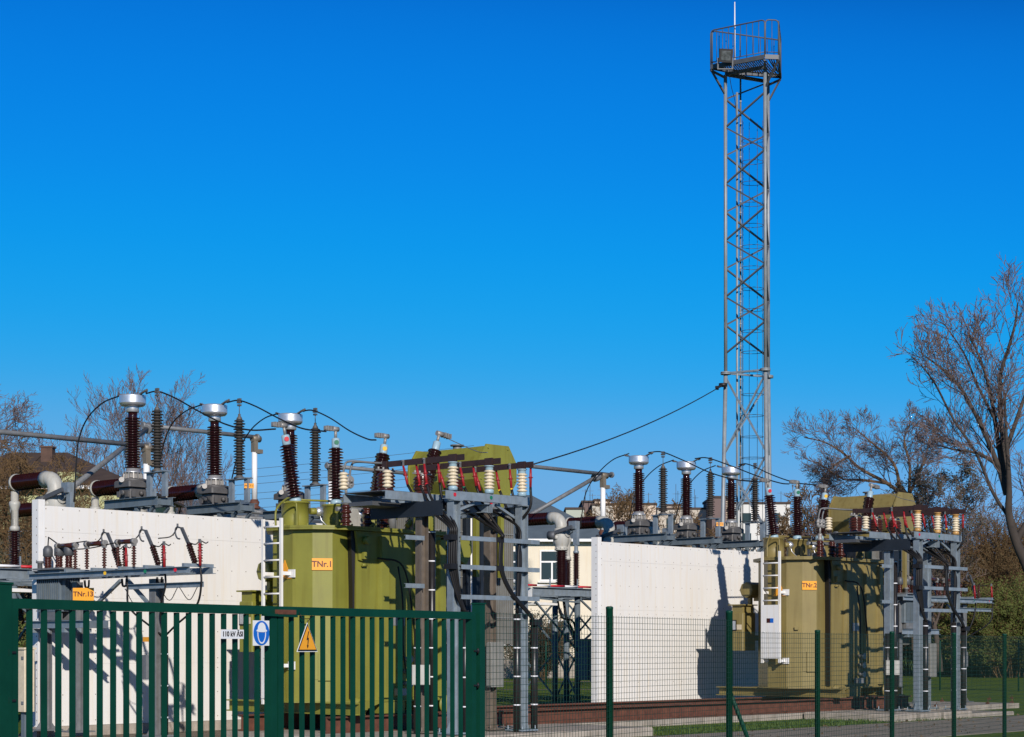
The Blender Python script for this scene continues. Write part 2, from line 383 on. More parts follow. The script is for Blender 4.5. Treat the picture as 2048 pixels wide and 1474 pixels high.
def breaker_root():
    a, b = A0, -4.6; P = lambda z: V(a,b,z)
    t = thing('circuit_breaker', '', 'circuit breaker', V(a,b,3.42), 'elbow-topped circuit breakers behind the white walls')
    m = MB(); m.lathe(P(0), sheds(3.5, 4.62, .125, (.185,.175), .05), 22); part(m, 'insulator', M['porcelain'], t)
    m = MB(); m.lathe(P(4.61), [(.21,0),(.21,.04),(.17,.05),(.21,.15),(.25,.25),(.26,.5),(.235,.62),(.2,.68)], 22)
    for an in range(10): d = Vector((math.cos(an*.628), math.sin(an*.628), 0)); m.cyl(P(4.66)+d*.195, P(4.70)+d*.195, .018, 6)
    m.lathe(P(5.0)+Vector((-.22,0,0)), [(.07,0),(.07,.06),(.02,.07)], 10, axis=Vector((-.7,-.7,0)))
    m.lathe(P(5.12)+V(0,.22,0), [(.12,0),(.12,.06),(.1,.07)], 14, axis=Vector((0,-1,0)))
    part(m, 'head_casting', M['pale_grey'], t)
    m = MB(); pts = [P(5.26)]; 
    for k in range(0, 9):
        an = k/8*math.pi/2; pts.append(V(a, b-.28+.28*math.cos(an), 5.33+.28*math.sin(an)))
    pts.append(V(a, b-.42, 5.61)); m.tube(pts, [.19]+[.185]*9+[.21], 18)
    part(m, 'elbow', M['pale_grey'], t)
    m = MB(); m.lathe(V(a,b-.42,5.61), [(.20,0),(.20,.04)]+[(r,z+.04) for r,z in sheds(0,1.12,.15,(.195,.185),.05)]+[(.2,1.165),(.2,1.2)], 22, axis=Vector((0,1,0))); part(m, 'horizontal_insulator', M['porcelain'], t)
    m = MB(); m.lathe(V(a,b-1.62,5.61), [(.21,0),(.21,.08),(.16,.1)], 20, axis=Vector((0,1,0)))
    m.cyl(V(a,b-1.75,4.55), V(a,b-1.75,5.4), .09, 14); m.lathe(V(a,b-1.75,4.45), [(.12,0),(.12,.08),(.09,.12),(.09,.5),(.13,.62),(.13,.7),(.09,.72)], 14)
    part(m, 'end_head', M['pale_grey'], t)
    m = MB(); m.lathe(V(a,b-1.75,0), sheds(3.5, 4.46, .07, (.13,.115), .055), 18); part(m, 'post_insulator', M['porcelain'], t)
    m = MB(); m.lathe(V(a,b+.6,0), sheds(3.5, 4.5, .062, .105, .05), 16); part(m, 'rod_insulator', M['porcelain'], t)
    m = MB(); m.lathe(V(a,b+.6,4.5), [(.09,0),(.09,.06),(.06,.09),(.06,.3)], 12); m.beam(V(a,b+.6,4.75), V(a,b+.6,5.25), .16, .12, up=Vector((1,0,0))); m.cbox(V(a,b+.52,5.36), .22, .26, .24)
    m.beam(V(a,b+.52,5.22), V(a,b+.05,4.98), .07, .07)
    part(m, 'linkage', M['galv'], t)
    m = MB(); m.beam(V(a-.22,b+.62,5.30), V(a-.3,b-.2,5.1), .06, .10); m.cyl(V(a-.3,b-.25,5.06), V(a-.25,b+.0,5.06), .13, 14); part(m, 'drive_arm', M['mast_dark'], t)
    m = MB(); m.cbox(P(3.46), .6, .6, .07); m.cbox(V(a,b-1.75,3.46), .36, .36, .07); m.cbox(V(a,b+.6,3.46), .3, .3, .07); part(m, 'base_plate', M['galv'], t)
    return t
protos = [(ct_root(), 'current transformer', '{o} silver-headed brown current transformer {b}'),
          (stand_root(), 'stand', '{o} blue-grey current transformer stand {b}'),
          (arrester_root(), 'arrester', '{o} slim grey ribbed surge arrester {b}'),
          (breaker_root(), 'breaker', '{o} circuit breaker with brown insulators and grey elbow {b}')]
for k, (o, _, lab) in enumerate(protos):
    for j in range(2):
        for i in range(3):
            c = o if (i == 0 and j == 0) else copy_tree(o)
            if not (i == 0 and j == 0):
                c.location = yard(ORG[o.name] + Vector((PITCH*i + DC*j, 0, 0)))
            c['label'] = lab.format(o=ORD[i], b=BAY[j])
far = copy_tree(protos[3][0], label='farther circuit breaker seen low at the left edge, behind the nearest elbow')
_v = bp(98, 1005, -12.6); far.location = yard(Vector((_v.x, 12.6, 3.42)))
# orange phase tags hanging on the stands of the middle phases
for j in range(2):
    t = thing('tag_plate', ['small orange tag plate by the middle current transformer left of the olive transformer', 'small orange tag plate by the middle current transformer left of the khaki transformer'][j], 'sign', V(A0+PITCH+.0,-.30,5.33), 'orange tag plates on the stands', shift=DC*j)
    c = V(A0+PITCH,-.30,5.33); m = MB(); m.plate(c, Vector((-CU,-SU,0)), [(-.11,-.055),(.11,-.055),(.11,.055),(-.11,.055)], .006); part(m, 'plate', M['orange'], t)
    text_part('PNCT-1' if j == 0 else 'PNCT-2', .06, M['brownink'], c+Vector((-CU,-SU,0))*.008, Vector((-CU,-SU,0)), t)

def breaker_platform(shift, label):
    t = thing('breaker_platform', label, 'steel platform', V(0.4,-4.6,-.3), 'steel platforms under the circuit breakers', shift=shift)
    a0, a1 = 1.25, 9.2
    m = MB()
    for b, s in ((-3.75,1),(-4.75,1),(-6.55,-1)): m.channel(V(a0,b,3.3), V(a1,b,3.3), .09, .24, .014, -s)
    for a in (a0+.06, 2.0, 3.46, 4.6, 5.76, 6.9, 8.06, a1-.06): m.beam(V(a,-3.8,3.28), V(a,-6.5,3.28), .1, .16)
    part(m, 'deck_frame', M['galv'], t)
    m = MB(); m.plate(V(a0,-3.95,3.05), Vector((-1,0,0)), [(.15,-.02),(-.9,-.02),(-.9,.2),(-.25,.34),(.15,.34)], .012)
    m.box(V(a0+.3,-3.95,2.90), V(a0+1.3,-4.9,2.98)); part(m, 'drip_tray', M['white'], t)
    for a in (3.46, 5.76, 8.06):
        for b in (-3.95, -4.85, -6.4):
            m = MB(); m.cyl(V(a,b,-.3), V(a,b,3.18), .09, 14); m.cbox(V(a,b,-.27), .36, .36, .03); m.cbox(V(a,b,3.17), .26, .26, .02); part(m, 'column', M['darkblue'], t)
    m = MB()
    for x in (3.46,5.76,8.06):
        for b0,b1 in ((-3.95,-4.85),(-4.85,-6.4)):
            for z0,z1 in ((.1,1.55),(1.7,3.1)): m.beam(V(x,b0,z0), V(x,b1,z1), .045, .045); m.beam(V(x+.05,b0,z1), V(x+.05,b1,z0), .045, .045)
    for x0,x1 in ((3.46,5.76),(5.76,8.06),(1.5,3.46)): m.beam(V(x0,-3.9,1.7 if x0 > 2 else 3.0), V(x1,-3.9,3.1 if x0 > 2 else 1.5), .05, .05); m.beam(V(x0,-3.85,3.1), V(x1,-3.85,1.7 if x0 > 2 else 3.0), .05, .05)
    part(m, 'bracing', M['darkblue'], t)
    m = MB(); m.box(V(3.34,-3.45,.65), V(4.1,-3.80,1.85)); m.box(V(3.30,-3.42,1.852), V(4.14,-3.81,1.9)); part(m, 'control_cabinet', M['darkblue'], t)
    m = MB()
    for x in (3.1,5.4,7.7): m.tube(smoothpts([V(x,-4.2,3.1),V(x+.1,-4.15,2.5),V(x+.35,-4.05,1.9),V(x+.36,-4.0,.2)]), .04, 8); m.tube(smoothpts([V(x-.5,-4.0,3.1),V(x-.3,-4.0,2.55),V(x+.25,-3.98,2.35),V(x+.3,-3.98,1.2)]), .03, 8)
    part(m, 'control_hose', M['black'], t)
    m = MB()
    for i in range(7):
        a = .7+i*1.25; m.cyl(V(a,-3.72,3.47), V(a+.65,-3.72,3.47), .03, 8, 0); m.cyl(V(a+.65,-3.72,3.47), V(a+1.25,-3.72,3.47), .03, 8, 1)
        m.beam(V(a,-3.72,3.42), V(a,-3.72,3.7), .03, .03, 2)
    part(m, 'striped_barrier_rail', [M['red'], M['signwhite'], M['galv']], t)
breaker_platform(0, 'steel breaker platform at the left edge behind the first white wall')
breaker_platform(DC, 'steel breaker platform on dark braced columns left of the second white wall')

# ------------------------------------------------------------ tubular busbars behind the walls
def bus_tube(px0, px1, py1, b, z, label, grp='horizontal bus tubes'):
    p, q = bp(px0, py1, b), bp(px1, py1, b); p.z = q.z = z
    m = MB(); m.tube([p, q], .062, 12); m.lathe(q, [(.10,-.03),(.10,.03),(.08,.06)], 12, axis=q-p)
    m.lathe(p, [(.10,-.03),(.10,.03),(.08,.06)], 12, axis=p-q)
    solo(m, 'bus_tube', M['galv_dull'], label, 'bus tube', p, grp)
    return p, q
def bus_post(a, b, ztop, zbot, label):
    t = thing('bus_support', label, 'post insulator', V(a,b,zbot-.3), 'white post insulators under the bus tubes')
    m = MB(); m.lathe(V(a,b,zbot), [(.085,0),(.08,ztop-zbot)], 16); part(m, 'post', M['white'], t)
    m = MB(); m.lathe(V(a,b,zbot-.28), [(.17,0),(.17,.05),(.12,.1),(.15,.2),(.1,.28)], 14); part(m, 'foot', M['rust'], t)
    m = MB(); m.box(V(a-.07,b-.08,ztop), V(a+.07,b+.08,ztop+.34)); m.box(V(a-.02,b-.09,ztop-.03), V(a+.25,b+.09,ztop+.09)); m.lathe(V(a-.1,b,ztop+.4), [(.10,0),(.10,.3)], 12, axis=Vector((1,0,0)))
    part(m, 'bracket', M['bronze'], t)
    m = MB(); m.beam(V(a,b,zbot-.3), V(a,b,-.3), .2, .2, up=Vector((1,0,0))); part(m, 'column', M['galv_dull'], t)
for (px0, px1, pxp, py, b, lab, lab2) in (
    (-260, 296, 293, 892, -5.6, 'long grey bus tube running in from the left edge of the picture', 'white post insulator holding the leftmost bus tube behind the silver drum head'),
    (288, 514, 509, 874, -10.0, 'grey bus tube between the leftmost and middle current transformers', 'tall white post insulator right of the middle current transformer'),
    (655, 900, 662, 932, -10.0, 'grey bus tube passing behind the bushings of the olive transformer', 'white post insulator behind the green-marked bushing of the olive transformer'),
    (900, 1223, 1206, 948, -6.5, 'grey bus tube right of the olive transformer conservator', 'white post insulator at the corner of the tube and the diagonal arm')):
    v = bp(pxp, py, b)
    bus_tube(px0, px1, py, b, v.z, lab)
    bus_post(v.x, b, v.z-.45, v.z-1.85, lab2)
for (p0, p1, b0, b1, lab) in (((148,972),(296,856),-6.2,-10.0,'long grey diagonal disconnector arm rising behind the leftmost current transformer'),
                              ((1060,1030),(1194,953),-7.0,-6.6,'long grey diagonal disconnector arm left of the second white wall')):
    p, q = bp(*p0, b0), bp(*p1, b1); m = MB(); m.tube([p, q], .07, 12); m.lathe(q, [(.13,-.16),(.15,-.05),(.15,.05),(.1,.12)], 14, axis=q-p)
    solo(m, 'disconnector_arm', M['galv_dull'], lab, 'disconnector arm', p, 'diagonal disconnector arms')
m = MB()
for (p0,p1,b) in (((486,1022),(640,1034),-5.2),((470,1034),(640,1046),-5.0)): m.tube([bp(*p0,b), bp(*p1,b)], .055, 10)
for px in (490, 512, 560, 620): v = bp(px, 1030, -5.1); m.cyl(Vector((v.x,v.y,-.3)), Vector((v.x,v.y,v.z)), .05, 8)
solo(m, 'pipe_rack', M['galv_dull'], 'low grey pipe rack above the white wall left of the olive transformer', 'pipe rack', bp(486,1022,-5.2))

# ------------------------------------------------------------ rails, plinth, foundations
def conv(px, b): return bp(px, 1400, b).x
for (b, px0, px1, lab) in ((5.6, 652, 1700, 'rusty rail beam in front, along the concrete plinth'), (3.4, 483, 1640, 'rusty rail beam at the back, nearer the white walls')):
    m = MB(); m.ibeam(V(conv(px0,b),b,.12), V(conv(px1,b)+3,b,.12), .22, .33, .03)
    for k in range(22):
        a = conv(px0,b)+.5+k*1.5
        m.box(V(a,b+.1,-.045), V(a+.06,b+.2,.0)); m.cyl(V(a+.03,b+.16,0), V(a+.03,b+.16,.07), .012, 6)
    solo(m, 'rail_beam', M['rust'], lab, 'rail', V(conv(px0,b),b,0), 'rail beams under the transformers')
aL = conv(470,3.4)
m = MB(); m.box(V(aL,5.95,-.6), V(30.5,3.0,-.05)); solo(m, 'concrete_plinth', M['concrete'], 'long stained concrete plinth carrying the rusty rail beams', 'plinth', V(aL,5,-.3))
# ------------------------------------------------------------ power transformers
CAMD = Vector((-CU, -SU, 0))        # towards the road, in yard axes
def bushing(t, base, top, rim, core, ncap, name, mark, long=1.0):
    base, top = Vector(base), Vector(top); ax = (top-base).normalized(); L_ = (top-base).length
    e = MB(); e.lathe(base, sheds(.03, L_-.02, core, (rim, rim*.88), .06), 22, axis=ax); b = part(e, name, M['porcelain'], t)
    m = MB(); m.lathe(base-ax*.12, [(core*1.45,0),(core*1.45,.1),(core*1.15,.15)], 18, axis=ax); part(m, 'mounting_flange', M['bluecap'], t, b)
    m = MB(); m.lathe(base+ax*(L_-.02), [(core*.98,0),(core*1.02,.01),(core*1.02,.19),(core*.7,.21)], 18, axis=ax); part(m, 'cap', M['bluecap'], t, b)
    c = base+ax*(L_+.09)
    if mark:
        m = MB(); d = (CAMD+Vector((.35,0,0))).normalized(); m.lathe(c+d*(core*.99), [(.05,0),(.05,.012)], 14, axis=d); part(m, 'phase_mark', M[mark], t, b)
    m = MB(); k = base+ax*(L_+.19); m.cyl(k, k+ax*.17, .032, 10); k = k+ax*.19
    d = Vector((-1,0,0)) if ncap == 'l' else Vector((1,-.15,-.18)).normalized()
    m.cyl(k-d*.07, k+d*.1, .055, 10); m.beam(k+d*.08, k+d*.30, .06, .07)
    for q in (.12,.19,.26): m.beam(k+d*q-Vector((0,.07,0)), k+d*q+Vector((0,.07,0)), .035, .1)
    part(m, 'terminal_clamp', M['alu_cast'], t, b)
    return k + d*.3
def transformer(shift, paint, label, num, pz0, pz1):
    t = thing('power_transformer', label, 'transformer', V(4.6,3.8,.285), 'power transformers on the rails', shift=shift)
    P_ = M[paint]
    poly = [(3.0,3.85),(3.0,4.457),(3.2,4.832),(3.52,5.069),(4.0,5.028),(4.02,5.22),(6.4,5.22),(6.75,4.9),(6.8,2.95),(4.0,2.95),(3.7,3.05)]
    up = [(a,-b) for a,b in poly]
    m = MB(); m.prism(up, .56, 3.99)
    m.prism([(a,-b) for a,b in ((4.62,5.2),(4.66,5.3),(4.86,5.3),(4.9,5.2))], .62, 3.9)
    m.prism([(a,-b) for a,b in ((5.6,5.2),(5.64,5.3),(5.84,5.3),(5.88,5.2))], .62, 3.9)
    m.prism([(a,-b) for a,b in ((6.3,5.2),(6.34,5.3),(6.5,5.3),(6.5,5.2))], .62, 3.9)
    # dark strip beside the sloped face, tapering down from the rim
    part(m, 'tank', P_, t)
    m = MB(); m.plate(V(4.012,5.02,.6), Vector((-.25,-.97,0)), [(-.014,0),(.014,0),(.022,2.2),(.045,3.39),(-.06,3.39),(-.022,2.2)], .19); part(m, 'shade_strip', M['ink'], t)  # black strip painting in a wedge of shade on the tank
    m = MB(); cx, cy = 4.95, 3.75
    rim = [(a,-b) for a,b in ((2.87,3.8),(2.87,4.53),(3.1,4.95),(3.46,5.2),(4.0,5.34),(6.46,5.34),(6.87,4.96),(6.92,2.82),(3.95,2.82),(3.62,2.93))]
    m.prism(rim, 3.992, 4.03); m.prism(rim, 4.034, 4.075)
    for (a,b) in ((2.98,4.3),(3.1,4.85),(3.4,5.12),(3.8,5.4),(4.3,5.4),(4.8,5.4),(5.3,5.4),(5.8,5.4),(6.3,5.4)): m.cyl(V(a,b-.06,4.07), V(a,b-.06,4.11), .02, 6)
    part(m, 'cover_flange', P_, t)
    m = MB(); m.plate(V(4.05,5.23,3.7), Vector((0,-1,0)), [(-.1,.28),(.35,.28),(.3,-.1),(.12,-.32),(0,-.3)], .05)
    m.cyl(V(4.2,5.25,3.80), V(4.2,5.42,3.80), .08, 14); m.box(V(4.1,5.25,3.42), V(4.22,5.36,3.56)); m.cyl(V(4.13,5.28,3.3), V(4.25,5.28,3.3), .03, 8)
    part(m, 'lifting_lug', P_, t)
    m = MB(); n1 = Vector((-.595,-.80,0)).normalized(); c = V(3.37,4.955,1.25)
    m.plate(c, n1, [(-.2,-.25),(.19,-.25),(.19,.25),(-.2,.25)], .015); m.plate(c+n1*.0, n1, [(-.1,-.27),(.22,-.27),(.22,.27),(-.1,.27)], .05); part(m, 'hand_hole_cover', P_, t)
    m = MB(); m.plate(V(3.13,4.70,2.16), Vector((-.87,-.49,0)), [(-.05,-.05),(.05,-.05),(.06,.03),(0,.07),(-.06,.03)], .07); part(m, 'towing_lug', P_, t)
    m = MB(); m.plate(V(5.2,5.225,2.2), Vector((0,-1,0)), [(-.16,-.11),(.16,-.11),(.16,.11),(-.16,.11)], .006); part(m, 'rating_plate', M['alu_cast'], t)
    # base: skid beams, gussets and wheels
    m = MB()
    for a in (3.45, 6.4): m.ibeam(V(a,1.9,.43), V(a,5.95,.43), .3, .24, .025)
    m.prism([(a,-b) for a,b in ((2.87,3.8),(2.87,4.6),(3.4,5.2),(4.0,5.4),(6.5,5.4),(6.9,5.0),(6.95,2.82),(3.62,2.93))], .54, .565)
    m.plate(V(3.6,5.36,.31), Vector((0,-1,0)), [(0,0),(.25,0),(1.0,.23),(0,.23)], .04); m.box(V(4.6,5.1,.3), V(5.2,5.4,.53))
    part(m, 'base_frame', P_, t)
    for a in (3.75, 6.25):
        for b in (3.4, 5.6):
            m = MB(); m.lathe(V(a,b+.07,.455), [(.1,0),(.17,.005),(.17,.10),(.195,.105),(.195,.135),(.1,.14)], 22, axis=Vector((0,1,0))); m.box(V(a-.09,b+.10,.4), V(a+.09,b+.16,.58)); part(m, 'wheel', P_, t)
    # turrets and high-voltage bushings
    ends = []
    for i, (base, top, mk) in enumerate(((V(4.02,3.34,4.74), V(3.79,3.34,5.86),'red'), (V(5.16,3.34,4.76), V(5.15,3.34,5.90),'greenmark'), (V(6.30,3.34,4.80), V(6.53,3.34,5.88),'yellow'))):
        m = MB(); a = base.x
        m.lathe(V(a,3.34,4.07), [(.33,0),(.33,.03),(.285,.035),(.285,.56),(.31,.565),(.31,.60),(.2,.605)], 26)
        m.box(V(a-.26,3.62,4.08), V(a-.2,3.7,4.45)); tur = part(m, 'turret', P_, t)
        m = MB(); m.cyl(V(a+.27,3.5,4.48), V(a+.42,3.55,4.48), .07, 12); part(m, 'side_port', P_, t, tur)
        if i < 2:
            m = MB(); c = V(a+.46,3.56,4.48); m.lathe(c-Vector((0,0,.1)), [(.01,0),(.06,.02),(.095,.07),(.1,.1),(.095,.13),(.06,.18),(.01,.2)], 14); m.tube([c, V(a+.5,3.6,4.3), V(a+.62,3.75,4.1)], .012, 6); part(m, 'glass_breather', M['alu'], t, tur)
        ends.append(bushing(t, base, top, .168, .085, 'l', 'high_voltage_bushing', mk))
    m = MB(); m.tube(smoothpts([V(3.2,3.7,4.07),V(3.25,3.66,4.45),V(3.75,3.4,4.72),V(4.02,3.2,4.72)]), .022, 8); m.tube([V(4.1,3.05,4.74),V(6.3,3.05,4.80)], .022, 8); m.tube(smoothpts([V(3.75,3.72,4.07),V(3.74,3.72,4.5),V(3.7,3.7,4.62),V(3.4,3.7,4.60)]), .02, 8); part(m, 'vent_pipe', P_, t)
    m = MB(); m.lathe(V(6.42,4.72,4.07), [(.27,0),(.27,.03),(.23,.04),(.23,.78),(.25,.79),(.25,.83),(.15,.84)], 22); part(m, 'neutral_turret', P_, t)
    ends.append(bushing(t, V(6.48,4.70,5.0), V(6.82,4.66,5.88), .15, .08, 'r', 'neutral_bushing', None))
    # small low-voltage bushings at the front of the cover
    for i, px in enumerate((692, 735, 768)):
        v = bp(px, 1050, 4.75); a = v.x; m = MB(); m.lathe(V(a,4.75,4.08), [(.12,0),(.12,.05),(.08,.06)]+sheds(.07,.46,.075,(.115,.098),.095), 18); lb = part(m, 'low_voltage_bushing', M['porcelain_red'], t)
        m = MB()
        m.lathe(V(a,4.75,4.54), [(.06,0),(.075,.05),(.05,.1),(.07,.14),(.055,.2)], 12)
        if i == 0:
            m.cyl(V(a,4.75,4.72), V(a,4.75,4.95), .03, 10)
            for k in (-1,1):
                for z in (4.97,5.05): m.lathe(V(a+k*.09,4.75,z), [(.09,0),(.095,.03),(.08,.06)], 12, axis=Vector((0,-1,0))); m.cyl(V(a+k*.09,4.66,z-.02), V(a+k*.09,4.84,z-.02), .02, 6)
        part(m, 'connector', M['alu_cast'] if i == 0 else M['mast_dark'], t, lb)
    a = bp(692,1050,4.75).x; m = MB()
    for k in (-1,1): m.tube(smoothpts([V(a+k*.09,4.75,5.05),V(a+k*.09+.02,4.78,5.3),V(a+k*.09+.1,4.85,5.42),V(a+k*.09+.4,5.3,5.38),V(a+k*.03+.55,6.0,5.33)]), .022, 8)
    part(m, 'flexible_link', M['galv_dull'], t)
    # cover fittings
    m = MB(); a = 4.4
    m.cyl(V(5.6,4.6,4.08), V(5.6,4.6,4.7), .09, 14); m.cyl(V(5.35,4.5,4.08), V(5.35,4.5,4.85), .07, 14); m.tube([V(4.4,4.2,4.5),V(5.7,4.3,4.52)], .05, 10); m.box(V(4.75,4.1,4.08), V(5.0,4.4,4.25)); part(m, 'cover_pipes', M['galv_dull'], t)
    m = MB(); m.plate(V(4.6,4.5,4.08), Vector((.2,-1,0)), [(-.35,0),(.35,0),(.35,.1),(.1,.42),(-.05,.42)], .03); part(m, 'cream_guard_plate', M['pale_grey'], t)
    m = MB(); m.plate(V(5.9,5.0,4.08), Vector((.5,-1,0)), [(-.15,0),(.25,0),(.42,.62),(.32,.65)], .04); part(m, 'cover_bracket', P_, t)
    # conservator
    oct_ = lambda s: [(-.36*s,.575*s),(.36*s,.575*s),(.62*s,.2*s),(.62*s,-.22*s),(.36*s,-.575*s),(-.36*s,-.575*s),(-.62*s,-.22*s),(-.62*s,.2*s)]
    m = MB(); m.plate(V(8.77,4.62,5.56), Vector((0,1,0)), oct_(.93), 2.15); con = part(m, 'conservator', P_, t)
    for b in (4.66, 2.46):
        m = MB(); m.plate(V(8.77,b,5.56), Vector((0,1,0)), oct_(1.0), .035)
        for (x,z) in oct_(.88): m.cyl(V(8.77+x,b-.04,5.56+z), V(8.77+x,b+.02,5.56+z), .03, 8)
        part(m, 'end_plate', P_, t, con)
    m = MB(); m.cyl(V(8.77,3.4,6.08), V(8.77,3.4,6.2), .1, 14); m.cyl(V(8.77,3.4,6.2), V(8.77,3.4,6.23), .16, 14); m.tube([V(8.77,2.9,6.09),V(8.77,4.2,6.12)], .03, 8); part(m, 'filler_cap', M['galv_dull'], t, con)
    m = MB()
    for b in (2.7,4.4):
        for a in (8.35,9.15): m.beam(V(a,b,3.2), V(a,b,5.05), .1, .1, up=Vector((1,0,0)))
    m.beam(V(7.1,4.4,4.9), V(9.3,4.4,4.9), .08, .12); m.beam(V(7.1,2.7,4.9), V(9.3,2.7,4.9), .08, .12); m.tube([V(7.0,3.6,4.3),V(7.6,3.6,4.75),V(8.4,3.6,4.95)], .06, 10)
    part(m, 'conservator_bracket', P_, t)
    # radiators
    for (a0, b0, nr) in ((7.1,3.6,18),(9.2,3.6,11),(7.1,1.9,21),(9.2,1.9,11)):
        m = MB()
        for k in range(nr): m.box(V(a0+k*.062,b0+.55,1.72), V(a0+k*.062+.014,b0,4.82))
        m.cyl(V(a0-.02,b0+.28,4.72), V(a0+nr*.062,b0+.28,4.72), .05, 10); m.cyl(V(a0-.02,b0+.28,1.82), V(a0+nr*.062,b0+.28,1.82), .05, 10)
        for z in (2.3,3.2,4.2): m.box(V(a0,b0+.556,z), V(a0+nr*.062-.04,b0+.552,z+.02))
        part(m, 'radiator', M['rad'], t)
    m = MB(); m.box(V(8.22,4.22,.9), V(9.14,3.5,4.84)); m.box(V(8.20,4.24,4.845), V(9.16,3.48,4.89)); m.box(V(8.67,4.24,1.0), V(8.69,4.221,4.8)); part(m, 'shade_panel', M['shade_navy'], t)  # dark box added to paint the shade in the radiator gap
    m = MB(); m.cyl(V(8.32,4.28,.3), V(8.32,4.28,4.9), .022, 8); part(m, 'drain_pipe', M['white'], t)
    for b, z in ((4.1,4.76),(4.1,1.8),(2.3,4.76)): m = MB(); m.tube([V(6.7,b-.25,z),V(9.9,b-.25,z)], .07, 12); part(m, 'header_pipe', P_, t)
    for a in (7.7,9.6): m = MB(); m.cyl(V(a,3.3,-.05), V(a,3.3,1.75), .10, 14); part(m, 'radiator_leg', P_, t)
    m = MB(); m.plate(V(7.0,4.75,3.62), Vector((0,-1,0)), [(-.25,.36),(.34,.36),(.34,.05),(.16,-.22),(-.25,-.02)], .5); part(m, 'lit_patch_box', P_, t)  # added box, cut to the outline of a sunlit patch
    m = MB(); m.bevbox(V(7.75,4.75,1.0), V(8.2,4.3,1.9), .02); part(m, 'cooler_cabinet', M['darkblue'], t)
    # ladder with its guard plate on the left end
    a = 2.74; b0, b1 = ap(526,a), ap(562,a)
    m = MB()
    for b in (b0,b1): m.box(V(a-.02,b-.03,pz0-.12), V(a+.03,b+.03,4.22))
    z = pz1+.12
    while z < 4.15: m.cyl(V(a,b0,z), V(a,b1,z), .018, 8); z += .335
    for z in (1.28,3.12):
        m.beam(V(a,b1,z), V(3.02,b1,z), .05, .07); m.beam(V(a,b0,z), V(3.0,b0,z), .05, .07); m.box(V(a+.23,b1-.06,z-.08), V(a+.255,b1+.14,z+.08))
    lad = part(m, 'ladder', M['white'], t)
    m = MB(); m.box(V(a-.035,b0-.02,pz0), V(a-.022,b1+.02,pz1)); m.lathe(V(a-.036,b0+.08,(pz0+pz1)/2), [(.015,0),(.015,.012)], 8, axis=Vector((-1,0,0))); part(m, 'guard_plate', M['white'], t, lad)
    if num == 2:
        m = MB(); m.plate(V(a-.0355,(b0+b1)/2,pz1-.42), Vector((-1,0,0)), [(-.11,-.06),(0,-.06),(0,.06),(-.11,.06)], .004, 0); m.plate(V(a-.0355,(b0+b1)/2,pz1-.42), Vector((-1,0,0)), [(.004,-.06),(.11,-.06),(.11,.06),(.004,.06)], .004, 1); part(m, 'sticker', [M['porcelain_red'], M['signblue']], t, lad)
    # warning triangle on the corner behind the ladder
    n0 = Vector((-1,0,0)); c = V(2.99,4.24,3.16)
    m = MB(); m.plate(c, n0, [(-.2,-.14),(.2,-.14),(0,.24)], .01); part(m, 'warning_sign', M['orange'], t)
    # control cabinet and tap-changer drum on the wall side
    m = MB(); m.bevbox(V(3.32,2.8,1.55), V(3.92,2.37,2.60), .02); m.box(V(3.36,2.76,2.6), V(3.88,2.41,2.8)); m.box(V(3.28,2.84,2.80), V(3.96,2.33,2.83)); m.beam(V(3.9,2.6,1.9), V(4.3,2.98,1.9), .12,.15); cab = part(m, 'control_cabinet', P_, t)
    m = MB(); m.plate(V(3.315,2.49,2.25), Vector((-1,0,0)), [(-.1,-.15),(.1,-.15),(.1,.15),(-.1,.15)], .012, 0); m.plate(V(3.302,2.49,2.25), Vector((-1,0,0)), [(-.075,-.12),(.075,-.12),(.075,.12),(-.075,.12)], .006, 1); m.plate(V(3.315,2.68,2.2), Vector((-1,0,0)), [(-.08,-.07),(.08,-.07),(.08,.07),(-.08,.07)], .01, 2); part(m, 'dial', [M['ink'], M['alu'], M['cream']], t, cab)
    m = MB(); c = V(3.8,2.56,3.24); m.lathe(c, [(.18,0),(.22,.01),(.22,.9),(.18,.91)], 8, axis=Vector((1,0,0)), smooth=False); m.beam(V(4.0,2.56,2.84), V(4.0,2.56,3.05), .1, .1, up=Vector((1,0,0))); m.beam(V(4.3,2.5,3.0), V(4.3,2.98,3.0), .1, .12); part(m, 'tap_changer_drum', P_, t)
    # valves low on the side
    m = MB()
    for z in (.9,1.15,1.4): m.cyl(V(5.35,5.22,z), V(5.35,5.4,z), .05, 10); m.cyl(V(5.35,5.4,z), V(5.35,5.42,z), .085, 12)
    m.box(V(5.0,5.3,.66), V(5.3,5.45,.8)); part(m, 'valve', M['alu_cast'], t)
    m = MB(); m.tube(smoothpts([V(5.05,5.36,3.3),V(5.12,5.42,2.6),V(5.14,5.42,1.6),V(5.3,5.4,.9)]), .018, 6); m.tube(smoothpts([V(4.5,5.34,3.45),V(5.1,5.45,3.3),V(5.35,5.48,2.3),V(5.5,5.44,1.2)]), .02, 6); part(m, 'control_cable', M['black'], t)
    # number plate
    n1 = Vector((-.595,-.80,0)).normalized(); c = V(3.35,4.95,3.30)+n1*.012
    m = MB(); m.plate(c, n1, [(-.205,-.118),(.205,-.118),(.205,.118),(-.205,.118)], .008); sp = part(m, 'number_plate', M['orange'], t)
    text_part('TNr.%d' % num, .165, M['brownink'], c+n1*.0105, n1, t, sp)
    return t
transformer(0, 'olive', 'olive green power transformer marked TNr.1 behind the green gate', 1, .62, 2.26)
transformer(17.3, 'khaki', 'khaki brown power transformer marked TNr.2 beside the second white wall', 2, 1.34, 2.78)

